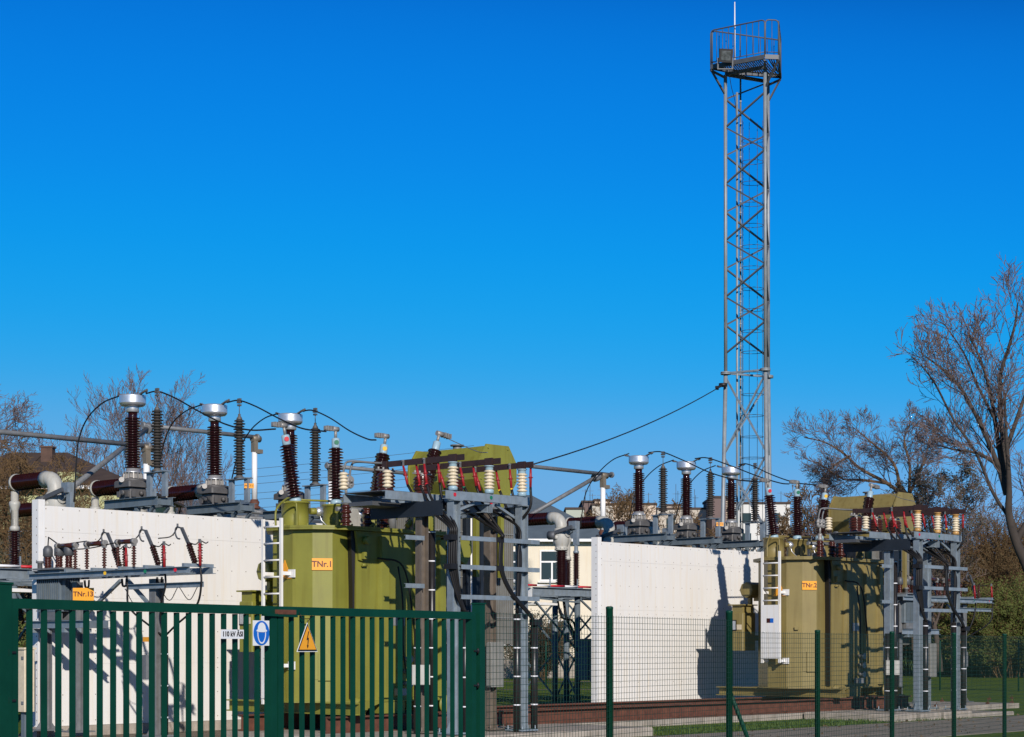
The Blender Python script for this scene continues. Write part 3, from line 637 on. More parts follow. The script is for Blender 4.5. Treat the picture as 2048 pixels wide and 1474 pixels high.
# ------------------------------------------------------------ steel frames carrying the busbars, with the cables hanging from them
CAB = 'black power cables with red sleeves'
def bus_frame(shift, label, bay, tan):
    t = thing('busbar_frame', label, 'steel frame', V(3.86,8.13,0), 'galvanised busbar frames in front of the transformers', shift=shift)
    for (a,b) in ((3.86,8.13),(5.77,8.13),(3.86,7.27),(5.77,7.27)):
        m = MB(); mt = 0
        m.ibeam(V(a,b,.03), V(a,b,4.42), .17, .19, .016, up=Vector((1,0,0)))
        m.cbox(V(a,b,.015), .46, .46, .03); m.cbox(V(a,b,4.43), .26, .26, .02)
        for sx in (-1,1):
            m.plate(V(a,b-.012,.03), Vector((0,-1,0)), [(0.09*sx,0),(.22*sx,0),(.09*sx,.24)], .024)
            for sy in (-1,1): m.cyl(V(a+.19*sx,b+.19*sy,-.03), V(a+.19*sx,b+.19*sy,.11), .016, 6)
        part(m, 'column', M['galv'] if b > 8 or tan else M['brownsteel'], t)
    bm = (('front_beam',8.13,3.60,6.02),('middle_beam',7.27,2.85,6.02),('rear_beam',6.0,2.95,6.02))
    for nm, b, x0, x1 in bm:
        m = MB(); m.channel(V(x0,b,4.53), V(x1,b,4.53), .10, .16, .014, 1); part(m, 'beam', M['galv'], t)
    m = MB()
    for a in (3.86,4.84,5.77):
        m.channel(V(a,8.05,4.34), V(a,5.85,4.34), .09, .16, .014, 1)
        m.plate(V(a+.06,7.9,4.25), Vector((1,0,0)), [(-.25,0),(.05,0),(.5,.17),(-.25,.17)], .012)
    m.beam(V(3.9,8.0,4.2), V(4.5,8.05,4.42), .05,.05); m.beam(V(5.7,8.0,4.2), V(5.1,8.05,4.42), .05,.05)
    part(m, 'cross_beam', M['galv'], t)
    m = MB(); m.box(V(2.95,6.06,4.615), V(3.80,7.2,4.632)); part(m, 'added_shade_deck', M['mast_dark'], t)  # solid deck, added to throw shade on the tank side
    m = MB(); m.plate(V(3.70,7.9,4.10), Vector((-1,0,0)), [(.1,.05),(-1.9,.05),(-1.9,.34),(.1,.34)], .012); part(m, 'side_plate', M['shade_navy'], t)  # its shaded look is put into the dark colour
    m = MB(); m.box(V(2.95,6.85,4.36), V(3.84,6.2,4.44)); m.box(V(4.0,6.95,4.30), V(4.6,6.5,4.38)); part(m, 'cable_tray', M['mast_dark'], t)
    m = MB()
    for k, z in enumerate((3.72,3.17,2.60)): m.channel(V(3.9,8.27,z), V(6.12,8.27,z), .05, .085, .008, 1)
    for z in (3.74,2.82): m.channel(V(3.28,7.40,z), V(3.78,7.40,z), .05, .085, .008, 1)
    part(m, 'cross_arm', M['galv'], t)
    for i, a in enumerate((3.84,4.84,5.78)):
        c1, c2 = (M['cream_tan'], M['cream']) if tan else (M['bluecap'], M['cream'])
        m = MB(); m.lathe(V(a,8.13,4.62), sheds(.08,.46,.065,.105,.064), 18); ins = part(m, 'post_insulator', M['cream'], t)
        m = MB(); m.lathe(V(a,8.13,4.62), [(.09,0),(.09,.07),(.07,.085)], 14); part(m, 'end_cap', c1, t, ins); m = MB(); m.lathe(V(a,8.13,5.07), [(.07,0),(.08,.02),(.075,.07),(.1,.075),(.1,.09)], 14); part(m, 'end_cap', c1, t, ins)
        m = MB(); m.beam(V(a,8.43,5.235), V(a,6.20,5.235), .02, .115); m.box(V(a-.022,8.22,5.16), V(a+.022,8.02,5.31)); m.box(V(a-.03,6.32,4.98), V(a+.03,6.2,5.30)); part(m, 'busbar', M['busbar'], t)
        m = MB(); m.lathe(V(a,6.28,4.62), [(.17,0),(.16,.12),(.14,.14)]+sheds(.15,.42,.15,.185,.065)+[(.16,.43),(.12,.45)], 24); part(m, 'bus_bushing', M['porcelain_red'], t)
        m = MB(); m.cyl(V(a,6.28,5.06), V(a,6.28,5.14), .05, 10); m.beam(V(a-.25,6.28,5.12), V(a+.25,6.28,5.12), .05, .03)
        for k in range(4): m.cyl(V(a-.2+k*.13,6.28,5.12), V(a-.2+k*.13,6.28,5.18), .025, 6)
        part(m, 'bolted_link', M['alu_cast'], t)
    for (a,b) in ((2.98,6.0),(3.25,6.95)):
        m = MB(); m.lathe(V(a,b,4.62), sheds(.08,.42,.06,.1,.062), 16); part(m, 'post_insulator', M['cream'], t)
    m = MB()
    for a, b, mk in ((3.84,8.13,0),(4.84,8.13,1),(5.72,7.3,0)): m.lathe(V(a,b+.052,4.54), [(.038,0),(.038,.006)], 12, mk, axis=Vector((0,-1,0)))
    part(m, 'phase_mark', [M['red'], M['greenmark']], t)
    for (a,b,ztop) in ((4.08,8.22,2.35),(5.56,8.2,2.3),(6.04,8.22,2.1),(4.10,7.3,3.9),(3.66,7.35,2.0)):
        m = MB(); m.cyl(V(a,b,-.03), V(a,b,ztop), .07, 12, 0)
        for z in [.5+.56*k for k in range(int((ztop-.4)/.56)+1)]: m.lathe(V(a,b,z), [(.0745,0),(.0745,.026)], 12, 1)
        part(m, 'cable_conduit', [M['conduit'], M['signwhite']], t)
    m = MB(); c = V(3.62,7.5,1.12); m.plate(c, CAMD, [(-.17,-.19),(.17,-.19),(.17,.19),(-.17,.19)], .14); m.plate(c+CAMD*.141, CAMD, [(-.16,-.18),(.16,-.18),(.16,.18),(-.16,.18)], .008); part(m, 'junction_box', M['pale_grey'], t)
    m = MB(); m.bevbox(V(5.58,7.46,.85), V(5.98,7.36,1.75), .01); m.bevbox(V(5.56,7.5,.87), V(5.58,7.36,1.73), .004); part(m, 'cable_box', M['rad'], t)
    m = MB()
    for z in (3.72,3.17): m.box(V(3.60,8.32,z-.05), V(3.78,8.12,z+.05)); 
    m.box(V(4.86,8.36,3.67), V(5.02,8.30,3.77)); m.box(V(4.86,8.36,3.12), V(5.02,8.30,3.22)); m.box(V(5.92,8.34,2.08), V(6.16,8.2,2.2))
    part(m, 'cable_clamp', M['ink'], t)
    # cables
    names = ['left', 'middle', 'right']
    rows = ((3.84,(809,830,851,874)),(4.84,(880,902,923,944)),(5.78,(953,990,1022,1059)))
    order = ['innermost', 'second from the back', 'third from the back', 'outermost']
    rnd = random.Random(4)
    for i, (a, pxs) in enumerate(rows):
        for k, px in enumerate(pxs):
            b = ap(px, a); s = 1 if i else -1; sx = .035 if k % 2 else -.035
            top = V(a+sx, b, 5.19)
            tilt = (V(3.70,8.2,0)-V(a,b,0) if i == 0 else (V(4.94,8.34,0)-V(a,b,0) if i == 1 else V(5.75,8.3,0)-V(a,b,0)))
            tilt.z = 0; dn = top + tilt*.10 + Vector((0,0,-.40))
            if i == 0: path = [dn, dn+tilt*.25+Vector((0,0,-.35)), V(3.68+.03*k,8.16+.035*k,3.95), V(3.68+.03*k,8.2+.03*k,3.72), V(3.68+.03*k,8.2+.03*k,3.17), V(3.85+.03*k,8.24,2.6), V(4.05,8.24+.01*k,2.3)]
            elif i == 1: path = [dn, dn+tilt*.28+Vector((0,0,-.4)), V(4.93+.02*k,8.33,3.85), V(4.93+.02*k,8.335,3.72), V(4.93+.02*k,8.335,3.17), V(5.2+.02*k,8.34,2.72), V(5.75+.02*k,8.32,2.3), V(6.03,8.26,2.1)]
            else: path = [dn, dn+tilt*.25+Vector((0,0,-.4)), V(5.66+.02*k,8.15-.04*k,4.0), V(5.58+.02*k,8.22,3.5), V(5.56+.02*k,8.22,2.9), V(5.56,8.2,2.3)]
            ct = thing('power_cable', 'red-sleeved cable, %s on the %s brown busbar by the %s transformer' % (order[k], names[i], 'olive' if not tan else 'khaki'), 'cable', top, CAB, shift=shift)
            m = MB(); m.tube(smoothpts(path, 5), .027, 7); part(m, 'cable', M['black'], ct)
            m = MB(); m.tube([top+Vector((0,0,-.02)), top+(dn-top)*.5, dn], [.021,.028,.025], 9); mid = top+(dn-top)*.5; m.lathe(mid-Vector((0,0,.02)), [(.026,0),(.052,.01),(.052,.018),(.026,.03)], 10); part(m, 'red_sleeve', M['redsleeve'], ct)
            m = MB(); m.cbox(top+Vector((0,0,.035)), .025, .035, .10); m.cyl(top+Vector((-.03,0,.08)), top+Vector((.03,0,.08)), .02, 6); part(m, 'lug', M['galv_dull'], ct)
            if k in (1,2): m = MB(); m.lathe(dn-Vector((0,0,.03)), [(.032,0),(.032,.035)], 8); part(m, 'band', M['greenmark' if i == 1 else 'yellow' if i == 2 else 'red'], ct)
    return t
bus_frame(0, 'galvanised busbar frame with pale blue-capped insulators in front of the olive transformer', 'the frame by the olive transformer', False)
bus_frame(17.0, 'galvanised busbar frame with tan-capped insulators in front of the khaki transformer', 'the frame by the khaki transformer', True)
def conv(px, b): return bp(px, 1400, b).x
for (x0,x1,b0,b1,lab) in ((1.6,conv(1308,8.75),6.0,8.75,'pale concrete foundation under the left busbar frame, behind the mesh fence'),
                          (conv(1790,8.7),conv(1835,8.7),6.0,8.7,'concrete foundation block under the near column of the right busbar frame'),
                          (conv(1843,8.7),conv(1884,8.7),6.0,8.7,'concrete foundation block between the columns of the right busbar frame'),
                          (conv(1890,8.7),conv(1945,8.7),6.0,8.7,'concrete foundation block under the far column of the right busbar frame'),
                          (conv(1946,8.7)+.05,conv(2036,8.7),6.4,8.6,'long low concrete foundation at the right, ending by the lawn')):
    m = MB(); m.bevbox(V(x0,b1,-.55), V(x1,b0,-.02 if 'long' not in lab else -.1), .03); solo(m, 'foundation', M['concrete'], lab, 'foundation', V(x0,b1,-.3), 'concrete foundations')

# ------------------------------------------------------------ auxiliary platform TNr.13
def aux_platform():
    t = thing('switch_platform', '', 'steel platform', V(0,0.8,-.05), 'raised switch platforms')
    for (b, w) in ((.3,.17),(1.42,.16),(4.03,.2)):
        m = MB(); m.ibeam(V(0,b,-.05), V(0,b,2.94), w, w, .016, up=Vector((1,0,0))); m.cbox(V(0,b,-.03), .5, .5, .03)
        for s in (-1,1): m.plate(V(0,b-.012,-.02), Vector((0,-1,0)), [(.08*s,0),(.24*s,0),(.08*s,.22)], .024)
        part(m, 'column', M['galv_dull'], t)
    m = MB()
    for a in (-.3,.3): m.channel(V(a,.12,3.07), V(a,5.4,3.07), .08, .12, .012, 1 if a > 0 else -1)
    for b in (.2,1.5,2.4,3.3,4.1,5.3): m.beam(V(-.34,b,3.16), V(.34,b,3.16), .07, .06)
    m.channel(V(-.3,.05,2.10), V(-.3,2.15,2.10), .07, .15, .012, -1); m.channel(V(.25,.05,2.10), V(.25,2.15,2.10), .07, .15, .012, 1)
    for b in (.3,1.42): m.beam(V(-.34,b,1.98), V(.3,b,1.98), .1, .08)
    m.beam(V(.2,1.42,2.3), V(.2,2.6,2.95), .06, .06); m.beam(V(0,4.03,2.3), V(0,3.1,2.95), .06, .06)
    part(m, 'deck_frame', M['galv'], t)
    m = MB(); m.channel(V(-.14,3.25,2.80), V(-.14,5.62,2.80), .06, .10, .01, -1); part(m, 'cross_arm', M['galv'], t)
    m = MB(); m.cyl(V(.1,4.15,-.05), V(.1,4.15,1.85), .07, 12, 0)
    for z in (.3,.9,1.5): m.lathe(V(.1,4.15,z), [(.075,0),(.075,.03)], 12, 1)
    part(m, 'cable_conduit', [M['conduit'], M['signwhite']], t)
    m = MB(); m.box(V(-.12,4.0,1.05), V(-.22,3.8,1.5)); m.box(V(-.1,3.75,1.75), V(-.11,3.98,1.84), 1); part(m, 'switch_box', [M['galv_dull'], M['orange']], t)
    m = MB()
    for b, k in ((5.08,0),(2.86,1),(4.15,2)): m.lathe(V(-.345,b,3.07), [(.032,0),(.036,.008)], 12, k, axis=Vector((-1,-.3,0)))
    part(m, 'phase_mark', [M['red'], M['yellow'], M['greenmark']], t)
    # fuses and insulators
    def ins(p, q, r=.048):
        p, q = Vector(p), Vector(q); m = MB(); L_ = (q-p).length; m.lathe(p, [(.028,0),(.028,.03)]+sheds(.03,L_-.03,.022,r,.05)+[(.028,L_-.03),(.028,L_)], 12, axis=q-p); return m
    for k, (b0,b1) in enumerate(((.80,1.42),(1.82,2.41),(2.86,3.38))):
        a = -.05
        m = MB(); m.cyl(V(a,b0,3.68), V(a,b1,3.68), .048, 12); f = part(m, 'fuse', M['porcelain_red'], t)
        for b in (b0,b1): m = MB(); m.lathe(V(a,b-.04,3.68), [(.06,0),(.06,.09)], 12, axis=Vector((0,-1,0))); m.cbox(V(a,b,3.62), .06,.09,.06); part(m, 'fuse_clip', M['alu_cast'], t, f)
        for b in (b0,b1): part(ins(V(a,b,3.19), V(a,b,3.60)), 'post_insulator', M['porcelain_red'], t)
    for k, b in enumerate((2.72,3.97,5.10)):
        a = .1
        part(ins(V(a,b,3.19), V(a,b-.22,3.60), .06), 'tilted_insulator', M['porcelain'], t)
        part(ins(V(a,b+.14,3.19), V(a,b+.14,3.60)), 'post_insulator', M['porcelain_red'], t)
        m = MB(); m.beam(V(a,b-.20,3.56), V(a,b-.42,3.88), .04, .06)
        m.tube(smoothpts([V(a,b-.42,3.88),V(a,b-.58,3.90),V(a,b-.62,3.80),V(a,b-.56,3.70),V(a,b-.48,3.68)]), .016, 6); m.cyl(V(a,b-.55,3.9), V(a,b-.55,3.97), .02, 6); part(m, 'switch_blade', M['mast_dark'], t)
        m = MB(); m.tube(smoothpts([V(a,b-.55,3.9),V(a,b-.75,3.74),V(-.05,b-.95,3.7)]), .012, 6); part(m, 'jumper', M['black'], t); m = MB(); m.tube(smoothpts([V(a,b-.2,3.6),V(a,b,3.56),V(a,b+.14,3.62),V(a,b+.3,3.57),V(a-.1,b+.5,3.58)]), .011, 6); part(m, 'jumper', M['black'], t); m = MB()
        m.tube(smoothpts([V(0,b-.9,2.97),V(.02,b-.95,2.84),V(.0,b-1.02,2.84),V(0,b-1.05,2.97)]), .022, 6)
        part(m, 'jumper', M['black'], t)
    m = MB(); m.tube(smoothpts([V(-.3,3.45,2.76),V(-.25,3.7,2.45),V(-.1,3.95,2.5)]), .008, 5)
    for b in (4.35,4.95): m.tube(smoothpts([V(-.16,b,2.76),V(-.16,b+.3,2.52),V(-.16,b+.55,2.76)]), .008, 5)
    part(m, 'earth_wire', M['black'], t)
    return t
def aux_cables():
    out = []
    for k, b in enumerate((3.28,4.48,5.56)):
        top = V(-.16,b,3.56)
        t = thing('power_cable', '', 'cable', top, CAB)
        m = MB(); path = [V(-.17,b+.03,3.14), V(-.17,b+.06,2.80), V(-.15,b-.02+(-.1 if k else .12),2.4), V(-.02,4.15+(b-4.15)*.35,2.05), V(.09,4.15,1.84)]
        m.tube(smoothpts(path, 6), .02, 7); part(m, 'cable', M['black'], t)
        m = MB(); m.tube([top, V(-.165,b+.015,3.35), V(-.17,b+.03,3.14)], [.02,.03,.026], 8)
        for z in (3.4,3.28): m.lathe(V(-.165,b+.01,z), [(.02,0),(.05,.008),(.05,.014),(.02,.02)], 10)
        part(m, 'red_sleeve', M['redsleeve'], t)
        m = MB(); m.cbox(top+Vector((0,0,.03)), .03,.05,.08); part(m, 'lug', M['galv_dull'], t); out.append(t)
    return out
def aux_transformer(body):
    t = thing('pole_transformer', '', 'small transformer', V(0,.75,2.2), 'small platform transformers')
    m = MB(); m.bevbox(V(-.21,1.12,2.36), V(.16,.32,3.2), .02); part(m, 'tank', M[body], t)
    m = MB()
    for k in range(12): m.box(V(-.25,1.14-.07*k-.02,2.42), V(-.21,1.14-.07*k,3.12))
    for k in range(9): m.box(V(-.17+.042*k,1.24,2.42), V(-.155+.042*k,1.121,3.12))
    part(m, 'cooling_fin', M[body], t)
    m = MB(); m.box(V(-.28,1.2,3.2), V(.22,.25,3.235)); m.box(V(-.2,1.05,2.19), V(-.1,.4,2.36)); m.box(V(.05,1.05,2.19), V(.15,.4,2.36)); m.lathe(V(-.2,.4,3.235), [(.05,0),(.05,.1),(.08,.11),(.08,.15)], 10); part(m, 'lid', M['galv_dull'], t)
    for b in (.38,.78,1.18-.06):
        m = MB(); m.lathe(V(0,b,3.235), [(.075,0),(.075,.03)]+sheds(.03,.25,.06,.075,.055), 14); bu = part(m, 'bushing', M['porcelain_red'], t)
        m = MB(); m.lathe(V(0,b,3.47), [(.07,0),(.10,.02),(.10,.16),(.07,.22),(.02,.24)], 14); part(m, 'cap', M['mast_dark'], t, bu)
    m = MB(); m.tube(smoothpts([V(0,.38,3.7),V(0,.4,3.85),V(-.02,.46,3.86),V(-.04,.8,3.72)]), .014, 6); part(m, 'jumper', M['black'], t); m = MB(); m.tube(smoothpts([V(0,.78,3.7),V(-.05,1.3,3.72),V(-.05,1.82,3.74)]), .012, 6); part(m, 'jumper', M['black'], t); m = MB(); m.tube(smoothpts([V(0,1.12,3.6),V(-.03,1.9,3.6),V(-.05,2.86,3.68)]), .012, 6); part(m, 'jumper', M['black'], t)
    return t
ap0 = aux_platform(); ap0['label'] = 'galvanised switch platform in front of the first white wall, behind the gate'
at0 = aux_transformer('darkblue'); at0['label'] = 'small blue-grey finned transformer on the left end of the platform marked TNr.13'
ac0 = aux_cables()
for c, w in zip(ac0, ('left', 'middle', 'right')): c['label'] = 'black cable with a red sleeve, %s of three hanging from the TNr.13 platform' % w
# a second such platform stands turned along the rails, behind the right busbar frame
W0 = at(1930, 1415, 57) - Vector((SU, CU, 0))*4.2; W0.z = 0
def turned(o):
    g = ORG[o.name]; a, b = g.x, -g.y; return W0 + Vector((-CU, SU, 0))*a + Vector((SU, CU, 0))*b + Vector((0,0,g.z))
def copy_turned(o, label): c = copy_tree(o, label=label, loc=turned(o)); c.rotation_euler = (0, 0, ROT + math.pi/2); return c
copy_turned(ap0, 'far switch platform partly hidden behind the right busbar frame')
copy_turned(at0, 'far small transformer half hidden behind the right busbar frame')
for c, w in zip(ac0, ('left', 'middle', 'right')):
    copy_turned(c, 'black cable with a red sleeve, %s of three on the far platform before the bushes' % w)
t = thing('number_sign', 'orange sign reading TNr.13 on the switch platform', 'sign', V(.0,1.84,2.69), frame='yard')
c = V(-.13,1.82,2.69); n1 = (CAMD+Vector((-.1,0,0))).normalized(); m = MB(); m.plate(c, n1, [(-.21,-.125),(.21,-.125),(.21,.125),(-.21,.125)], .008); part(m, 'plate', M['orange'], t)
text_part('TNr.13', .135, M['brownink'], c+n1*.0105, n1, t)
t = thing('meter_cabinet', 'beige cabinet on a post at the left end of the first white wall', 'cabinet', V(-.35,.3,-.3))
m = MB(); m.bevbox(V(-.62,.5,.35), V(-.38,.15,1.6), .015); m.box(V(-.65,.52,1.6), V(-.36,.13,1.64)); part(m, 'body', M['cream'], t)
m = MB()
for z in (.5,1.4): m.box(V(-.64,.47,z), V(-.62,.40,z+.06))
part(m, 'hinge', M['galv_dull'], t)
m = MB(); m.box(V(-.55,.38,-.3), V(-.45,.26,.35)); part(m, 'post', M['darkblue'], t)

# ------------------------------------------------------------ bare conductors between the equipment
def wire(pts, b0, b1, label, r=.017, b_list=None):
    x0, x1 = pts[0][0], pts[-1][0]; vs = []
    for i, (x, y) in enumerate(pts):
        f = (x-x0)/(x1-x0) if x1 != x0 else i/(len(pts)-1)
        vs.append(bp(x, y, b0+(b1-b0)*f))
    thin = label.startswith('thin'); m = MB(); m.tube(smoothpts(vs, 8), .009 if thin else r, 6); solo(m, 'line_conductor', M['galv_dull'] if thin else M['black'], label, 'wire', vs[0], 'bare black conductors')
for pts, b0, b1, lab in (
    ([(241,791),(205,806),(174,838),(157,882),(152,935),(148,1003)], -1.95, -3.9, 'black wire arching down left from the leftmost silver drum head'),
    ([(404,809),(372,822),(345,846),(330,880),(318,930)], -1.95, -3.6, 'black wire arching down left from the middle silver drum head'),
    ([(556,827),(530,836),(505,856),(486,884),(474,915),(462,965)], -1.95, -3.9, 'black wire arching down left from the rightmost silver drum head'),
    ([(292,787),(316,783),(352,797),(400,824),(450,848),(500,860),(551,858)], -1.25, 3.34, 'black wire from the leftmost drum head to the red-marked olive bushing'),
    ([(454,805),(478,801),(512,813),(560,838),(605,857),(652,863)], -1.25, 3.34, 'black wire from the middle drum head to the green-marked olive bushing'),
    ([(605,822),(626,821),(660,836),(700,862),(735,878),(752,880)], -1.25, 3.34, 'black wire from the rightmost drum head to the yellow-marked olive bushing'),
    ([(1258,907),(1225,920),(1193,950),(1172,985),(1163,1035),(1161,1056)], -1.95, -3.9, 'black wire arching down left from the leftmost drum head of the right bay'),
    ([(1347,920),(1318,932),(1292,955),(1272,985),(1258,1035)], -1.95, -3.9, 'black wire arching down left from the middle drum head of the right bay'),
    ([(1431,931),(1405,942),(1383,963),(1365,990),(1350,1040)], -1.95, -3.9, 'black wire arching down left from the rightmost drum head of the right bay'),
    ([(1297,905),(1324,904),(1365,920),(1420,945),(1470,959),(1520,964)], -1.25, 3.34, 'black wire from the leftmost drum head of the right bay to the khaki transformer'),
    ([(1390,917),(1415,916),(1460,931),(1520,954),(1560,966),(1578,968)], -1.25, 3.34, 'black wire from the middle drum head of the right bay to the khaki transformer'),
    ([(1478,929),(1498,929),(1545,950),(1590,965),(1632,970)], -1.25, 3.34, 'black wire from the rightmost drum head of the right bay to the khaki transformer'),
    ([(893,876),(915,886),(935,895),(958,904),(975,905)], 4.65, 6.5, 'thin wire from the clamp of the olive neutral bushing past the conservator'),
    ([(1752,974),(1775,984),(1800,996),(1830,1003)], 4.65, 6.0, 'thin wire from the clamp of the khaki neutral bushing past the conservator')):
    wire(pts, b0, b1, lab)
# ------------------------------------------------------------ green gate, mesh fence and the signs on the gate
FT = math.atan(2276.0/3700.0); FD = Vector((math.sin(FT), math.cos(FT), 0)); FN = Vector((math.cos(FT), -math.sin(FT), 0))
def fp(px, z, out=0.0):             # point on the fence line in column px
    Y = 34128.0/(3300.0-px); return Vector(((px-CX)*Y/F, Y, z)) + FN*out
GZ = -.2
def gate_leaf(px0, px1, label, hinge_left):
    p, q = fp(px0, GZ), fp(px1, GZ); L_ = (q-p).length
    t = thing('gate_leaf', label, 'gate', p, 'green gate leaves', frame='world')
    for s in (.03, L_-.03): m = MB(); m.beam(p+FD*s, p+FD*s+Vector((0,0,2.07)), .06, .06, up=FD); part(m, 'stile', M['green'], t)
    m = MB(); z = Vector((0,0,2.095)); m.beam(p+z, q+z, .05, .056); part(m, 'rail', M['green'], t)
    m = MB(); z = Vector((0,0,.12)); m.beam(p+FD*.062+z, q-FD*.062+z, .05, .056); part(m, 'rail', M['green'], t)
    n = int((L_-.14)/.1165); g = (L_-.12)/(n+1)
    for i in range(n):
        m = MB(); s = .06+g*(i+1); m.beam(p+FD*s+Vector((0,0,.15)), p+FD*s+Vector((0,0,2.065)), .026, .026, up=FD); part(m, 'bar', M['green'], t)
    s = 0.0 if hinge_left else L_
    for z in (1.55, 1.82):
        m = MB(); c = p+FD*s+Vector((0,0,z)); m.beam(c-FD*.035+FN*.034, c+FD*.035+FN*.034, .012, .012); m.cyl(c-FD*(.02 if hinge_left else -.02)-Vector((0,0,.02))+FN*.034, c-FD*(.02 if hinge_left else -.02)+Vector((0,0,.02))+FN*.034, .009, 8)
        part(m, 'hinge', M['ink'], t)
    return t
g1 = gate_leaf(13, 547, 'left leaf of the green bar gate', True)
g2 = gate_leaf(549.5, 946, 'right leaf of the green bar gate', False)
m = MB(); c = fp(548, 1.885, .03); m.beam(c-FD*.02, c+FD*.17, .05, .03); m.beam(c-FD*.14-Vector((0,0,.02)), c+FD*.19-Vector((0,0,.025)), .045, .018, 1)
part(m, 'rusty_latch', [M['rustlatch'], M['green']], g2)
for px, zt, lab, w in ((2, 2.0, 'square green gate post at the left edge', .085), (957, 1.985, 'square green gate post at the right end of the gate', .075)):
    m = MB(); c = fp(px, GZ); m.beam(c, c+Vector((0,0,zt-GZ)), w, w, up=FD); m.beam(c+Vector((0,0,zt-GZ)), c+Vector((0,0,zt-GZ+.012)), w+.012, w+.012, up=FD); solo(m, 'gate_post', M['green'], lab, 'post', c, 'green gate posts', frame='world')
ft = thing('mesh_fence', 'green wire mesh fence running right from the gate', 'fence', fp(1219, GZ), frame='world')
runs = ((966,1219,1.915),(1221,1456,1.915),(1461,1635,1.795),(1637,1784,1.795),(1786,1908,1.795),(1910,2009,1.795),(2011,2103,1.795))
for px0, px1, zt in runs:
    p, q = fp(px0, 0, .03), fp(px1, 0, .03); L_ = (q-p).length; m = MB(); r = .0022
    n = int(L_/.05)
    for i in range(n+1): s = p+FD*(L_*i/n); m.tube([s+Vector((0,0,GZ+.05)), s+Vector((0,0,zt+.012))], r, 3, caps=False)
    k = int((zt-GZ-.05)/.052)
    for i in range(k+1): z = Vector((0,0,zt-i*.052)); m.tube([p+z-FN*.003, q+z-FN*.003], r, 3, caps=False)
    part(m, 'mesh_panel', M['green_mesh'], ft)
for px, zt, r in ((1219,1.985,.032),(1458.5,1.99,.034),(1635,1.815,.03),(1784,1.815,.03),(1908,1.815,.03),(2009,1.815,.03),(2103,1.815,.03)):
    m = MB(); c = fp(px, GZ); m.lathe(c, [(r,0),(r,zt-GZ),(r*1.04,zt-GZ+.001),(r*1.04,zt-GZ+.02),(r*.6,zt-GZ+.026)], 14)
    for z in [.1+.12*i for i in range(16)]: 
        if z < zt: m.cbox(c+FD*r+Vector((0,0,z-GZ))+FN*.01, .006,.006,.02)
    part(m, 'post', M['green'], ft)
m = MB(); a = fp(1460, 1.2, .0); m.tube([a, a+FD*1.15-Vector((0,0,1.4))+FN*.04], .022, 8); part(m, 'brace', M['green'], ft)

# signs
t = thing('safety_sign', 'square white sign with a blue disc and a white helmet on the gate', 'sign', fp(511,1.74,.05), frame='world')
c = fp(511, 1.742, .045); m = MB(); h = .083; m.plate(c, FN, [(-h,-h),(h,-h),(h,h),(-h,h)], .004); pl = part(m, 'plate', M['signwhite'], t)
m = MB(); m.plate(c+FN*.0045, FN, [(.081*math.cos(k*.1745),.081*math.sin(k*.1745)) for k in range(36)], .002); part(m, 'blue_disc', M['signblue'], t, pl)
m = MB(); hp = [(-.050,.010),(-.054,.018),(-.042,.024)]+[(-.040*math.cos(k*math.pi/10),.026+.044*math.sin(k*math.pi/10)) for k in range(11)]+[(.042,.024),(.054,.018),(.050,.010),(.02,.006),(-.02,.006)]
m.plate(c+FN*.0075, FN, hp, .002)
st = smoothpts([Vector((-.043,.008,0)),Vector((-.042,-.02,0)),Vector((-.030,-.052,0)),Vector((-.012,-.068,0)),Vector((.012,-.068,0)),Vector((.030,-.052,0)),Vector((.042,-.02,0)),Vector((.043,.008,0))],4)
st2 = [v*.84+Vector((0,-.002,0)) for v in st]
for i in range(len(st)-1): m.plate(c+FN*.0075, FN, [(st[i].x,st[i].y),(st[i+1].x,st[i+1].y),(st2[i+1].x,st2[i+1].y),(st2[i].x,st2[i].y)], .0015)
part(m, 'helmet_symbol', M['signwhite'], t, pl)
t = thing('warning_sign', 'yellow triangular high-voltage sign with a lightning bolt on the gate', 'sign', fp(603,1.7,.05), frame='world')
c = fp(603.5, 1.695, .045)
tri = lambda s: [(-.115*s,-.078*s-.0),(.115*s,-.078*s),(0,.122*s)]
m = MB(); m.plate(c, FN, tri(1.0), .003); pl = part(m, 'plate', M['signwhite'], t)
m = MB(); m.plate(c+FN*.0035, FN, tri(.93), .002); part(m, 'black_border', M['ink'], t, pl)
m = MB(); m.plate(c+FN*.006, FN, tri(.80), .002); part(m, 'yellow_field', M['orange'], t, pl)
m = MB(); m.plate(c+FN*.0085, FN, [(.004,.062),(-.016,.002),(-.002,.006),(-.006,-.034),(-.013,-.032),(-.004,-.056),(.007,-.034),(.001,-.034),(.010,.020),(-.003,.014),(.012,.062)], .0015); part(m, 'lightning_bolt', M['ink'], t, pl)
m = MB(); m.tube([c+Vector((0,0,.11)), c+Vector((0,0,.15))+FD*.03, c+Vector((0,0,.145))-FD*.05, c+Vector((0,0,.19))-FD*.06-FN*.02], .003, 5); m.tube([c+Vector((0,0,.115)), c+Vector((0,0,.17))+FD*.05], .003, 5); part(m, 'tie_wire', M['ink'], t)
t = thing('name_sign', 'narrow white sign reading 110 kV ĀSI on the gate', 'sign', fp(453,1.73,.05), frame='world')
c = fp(453.5, 1.733, .045); m = MB(); m.plate(c, FN, [(-.112,-.03),(.112,-.03),(.112,.03),(-.112,.03)], .004); pl = part(m, 'plate', M['signwhite'], t)
text_part('110 kV ĀSI', .046, M['ink'], c+FN*.0055, FN, t, pl, sx=.98)

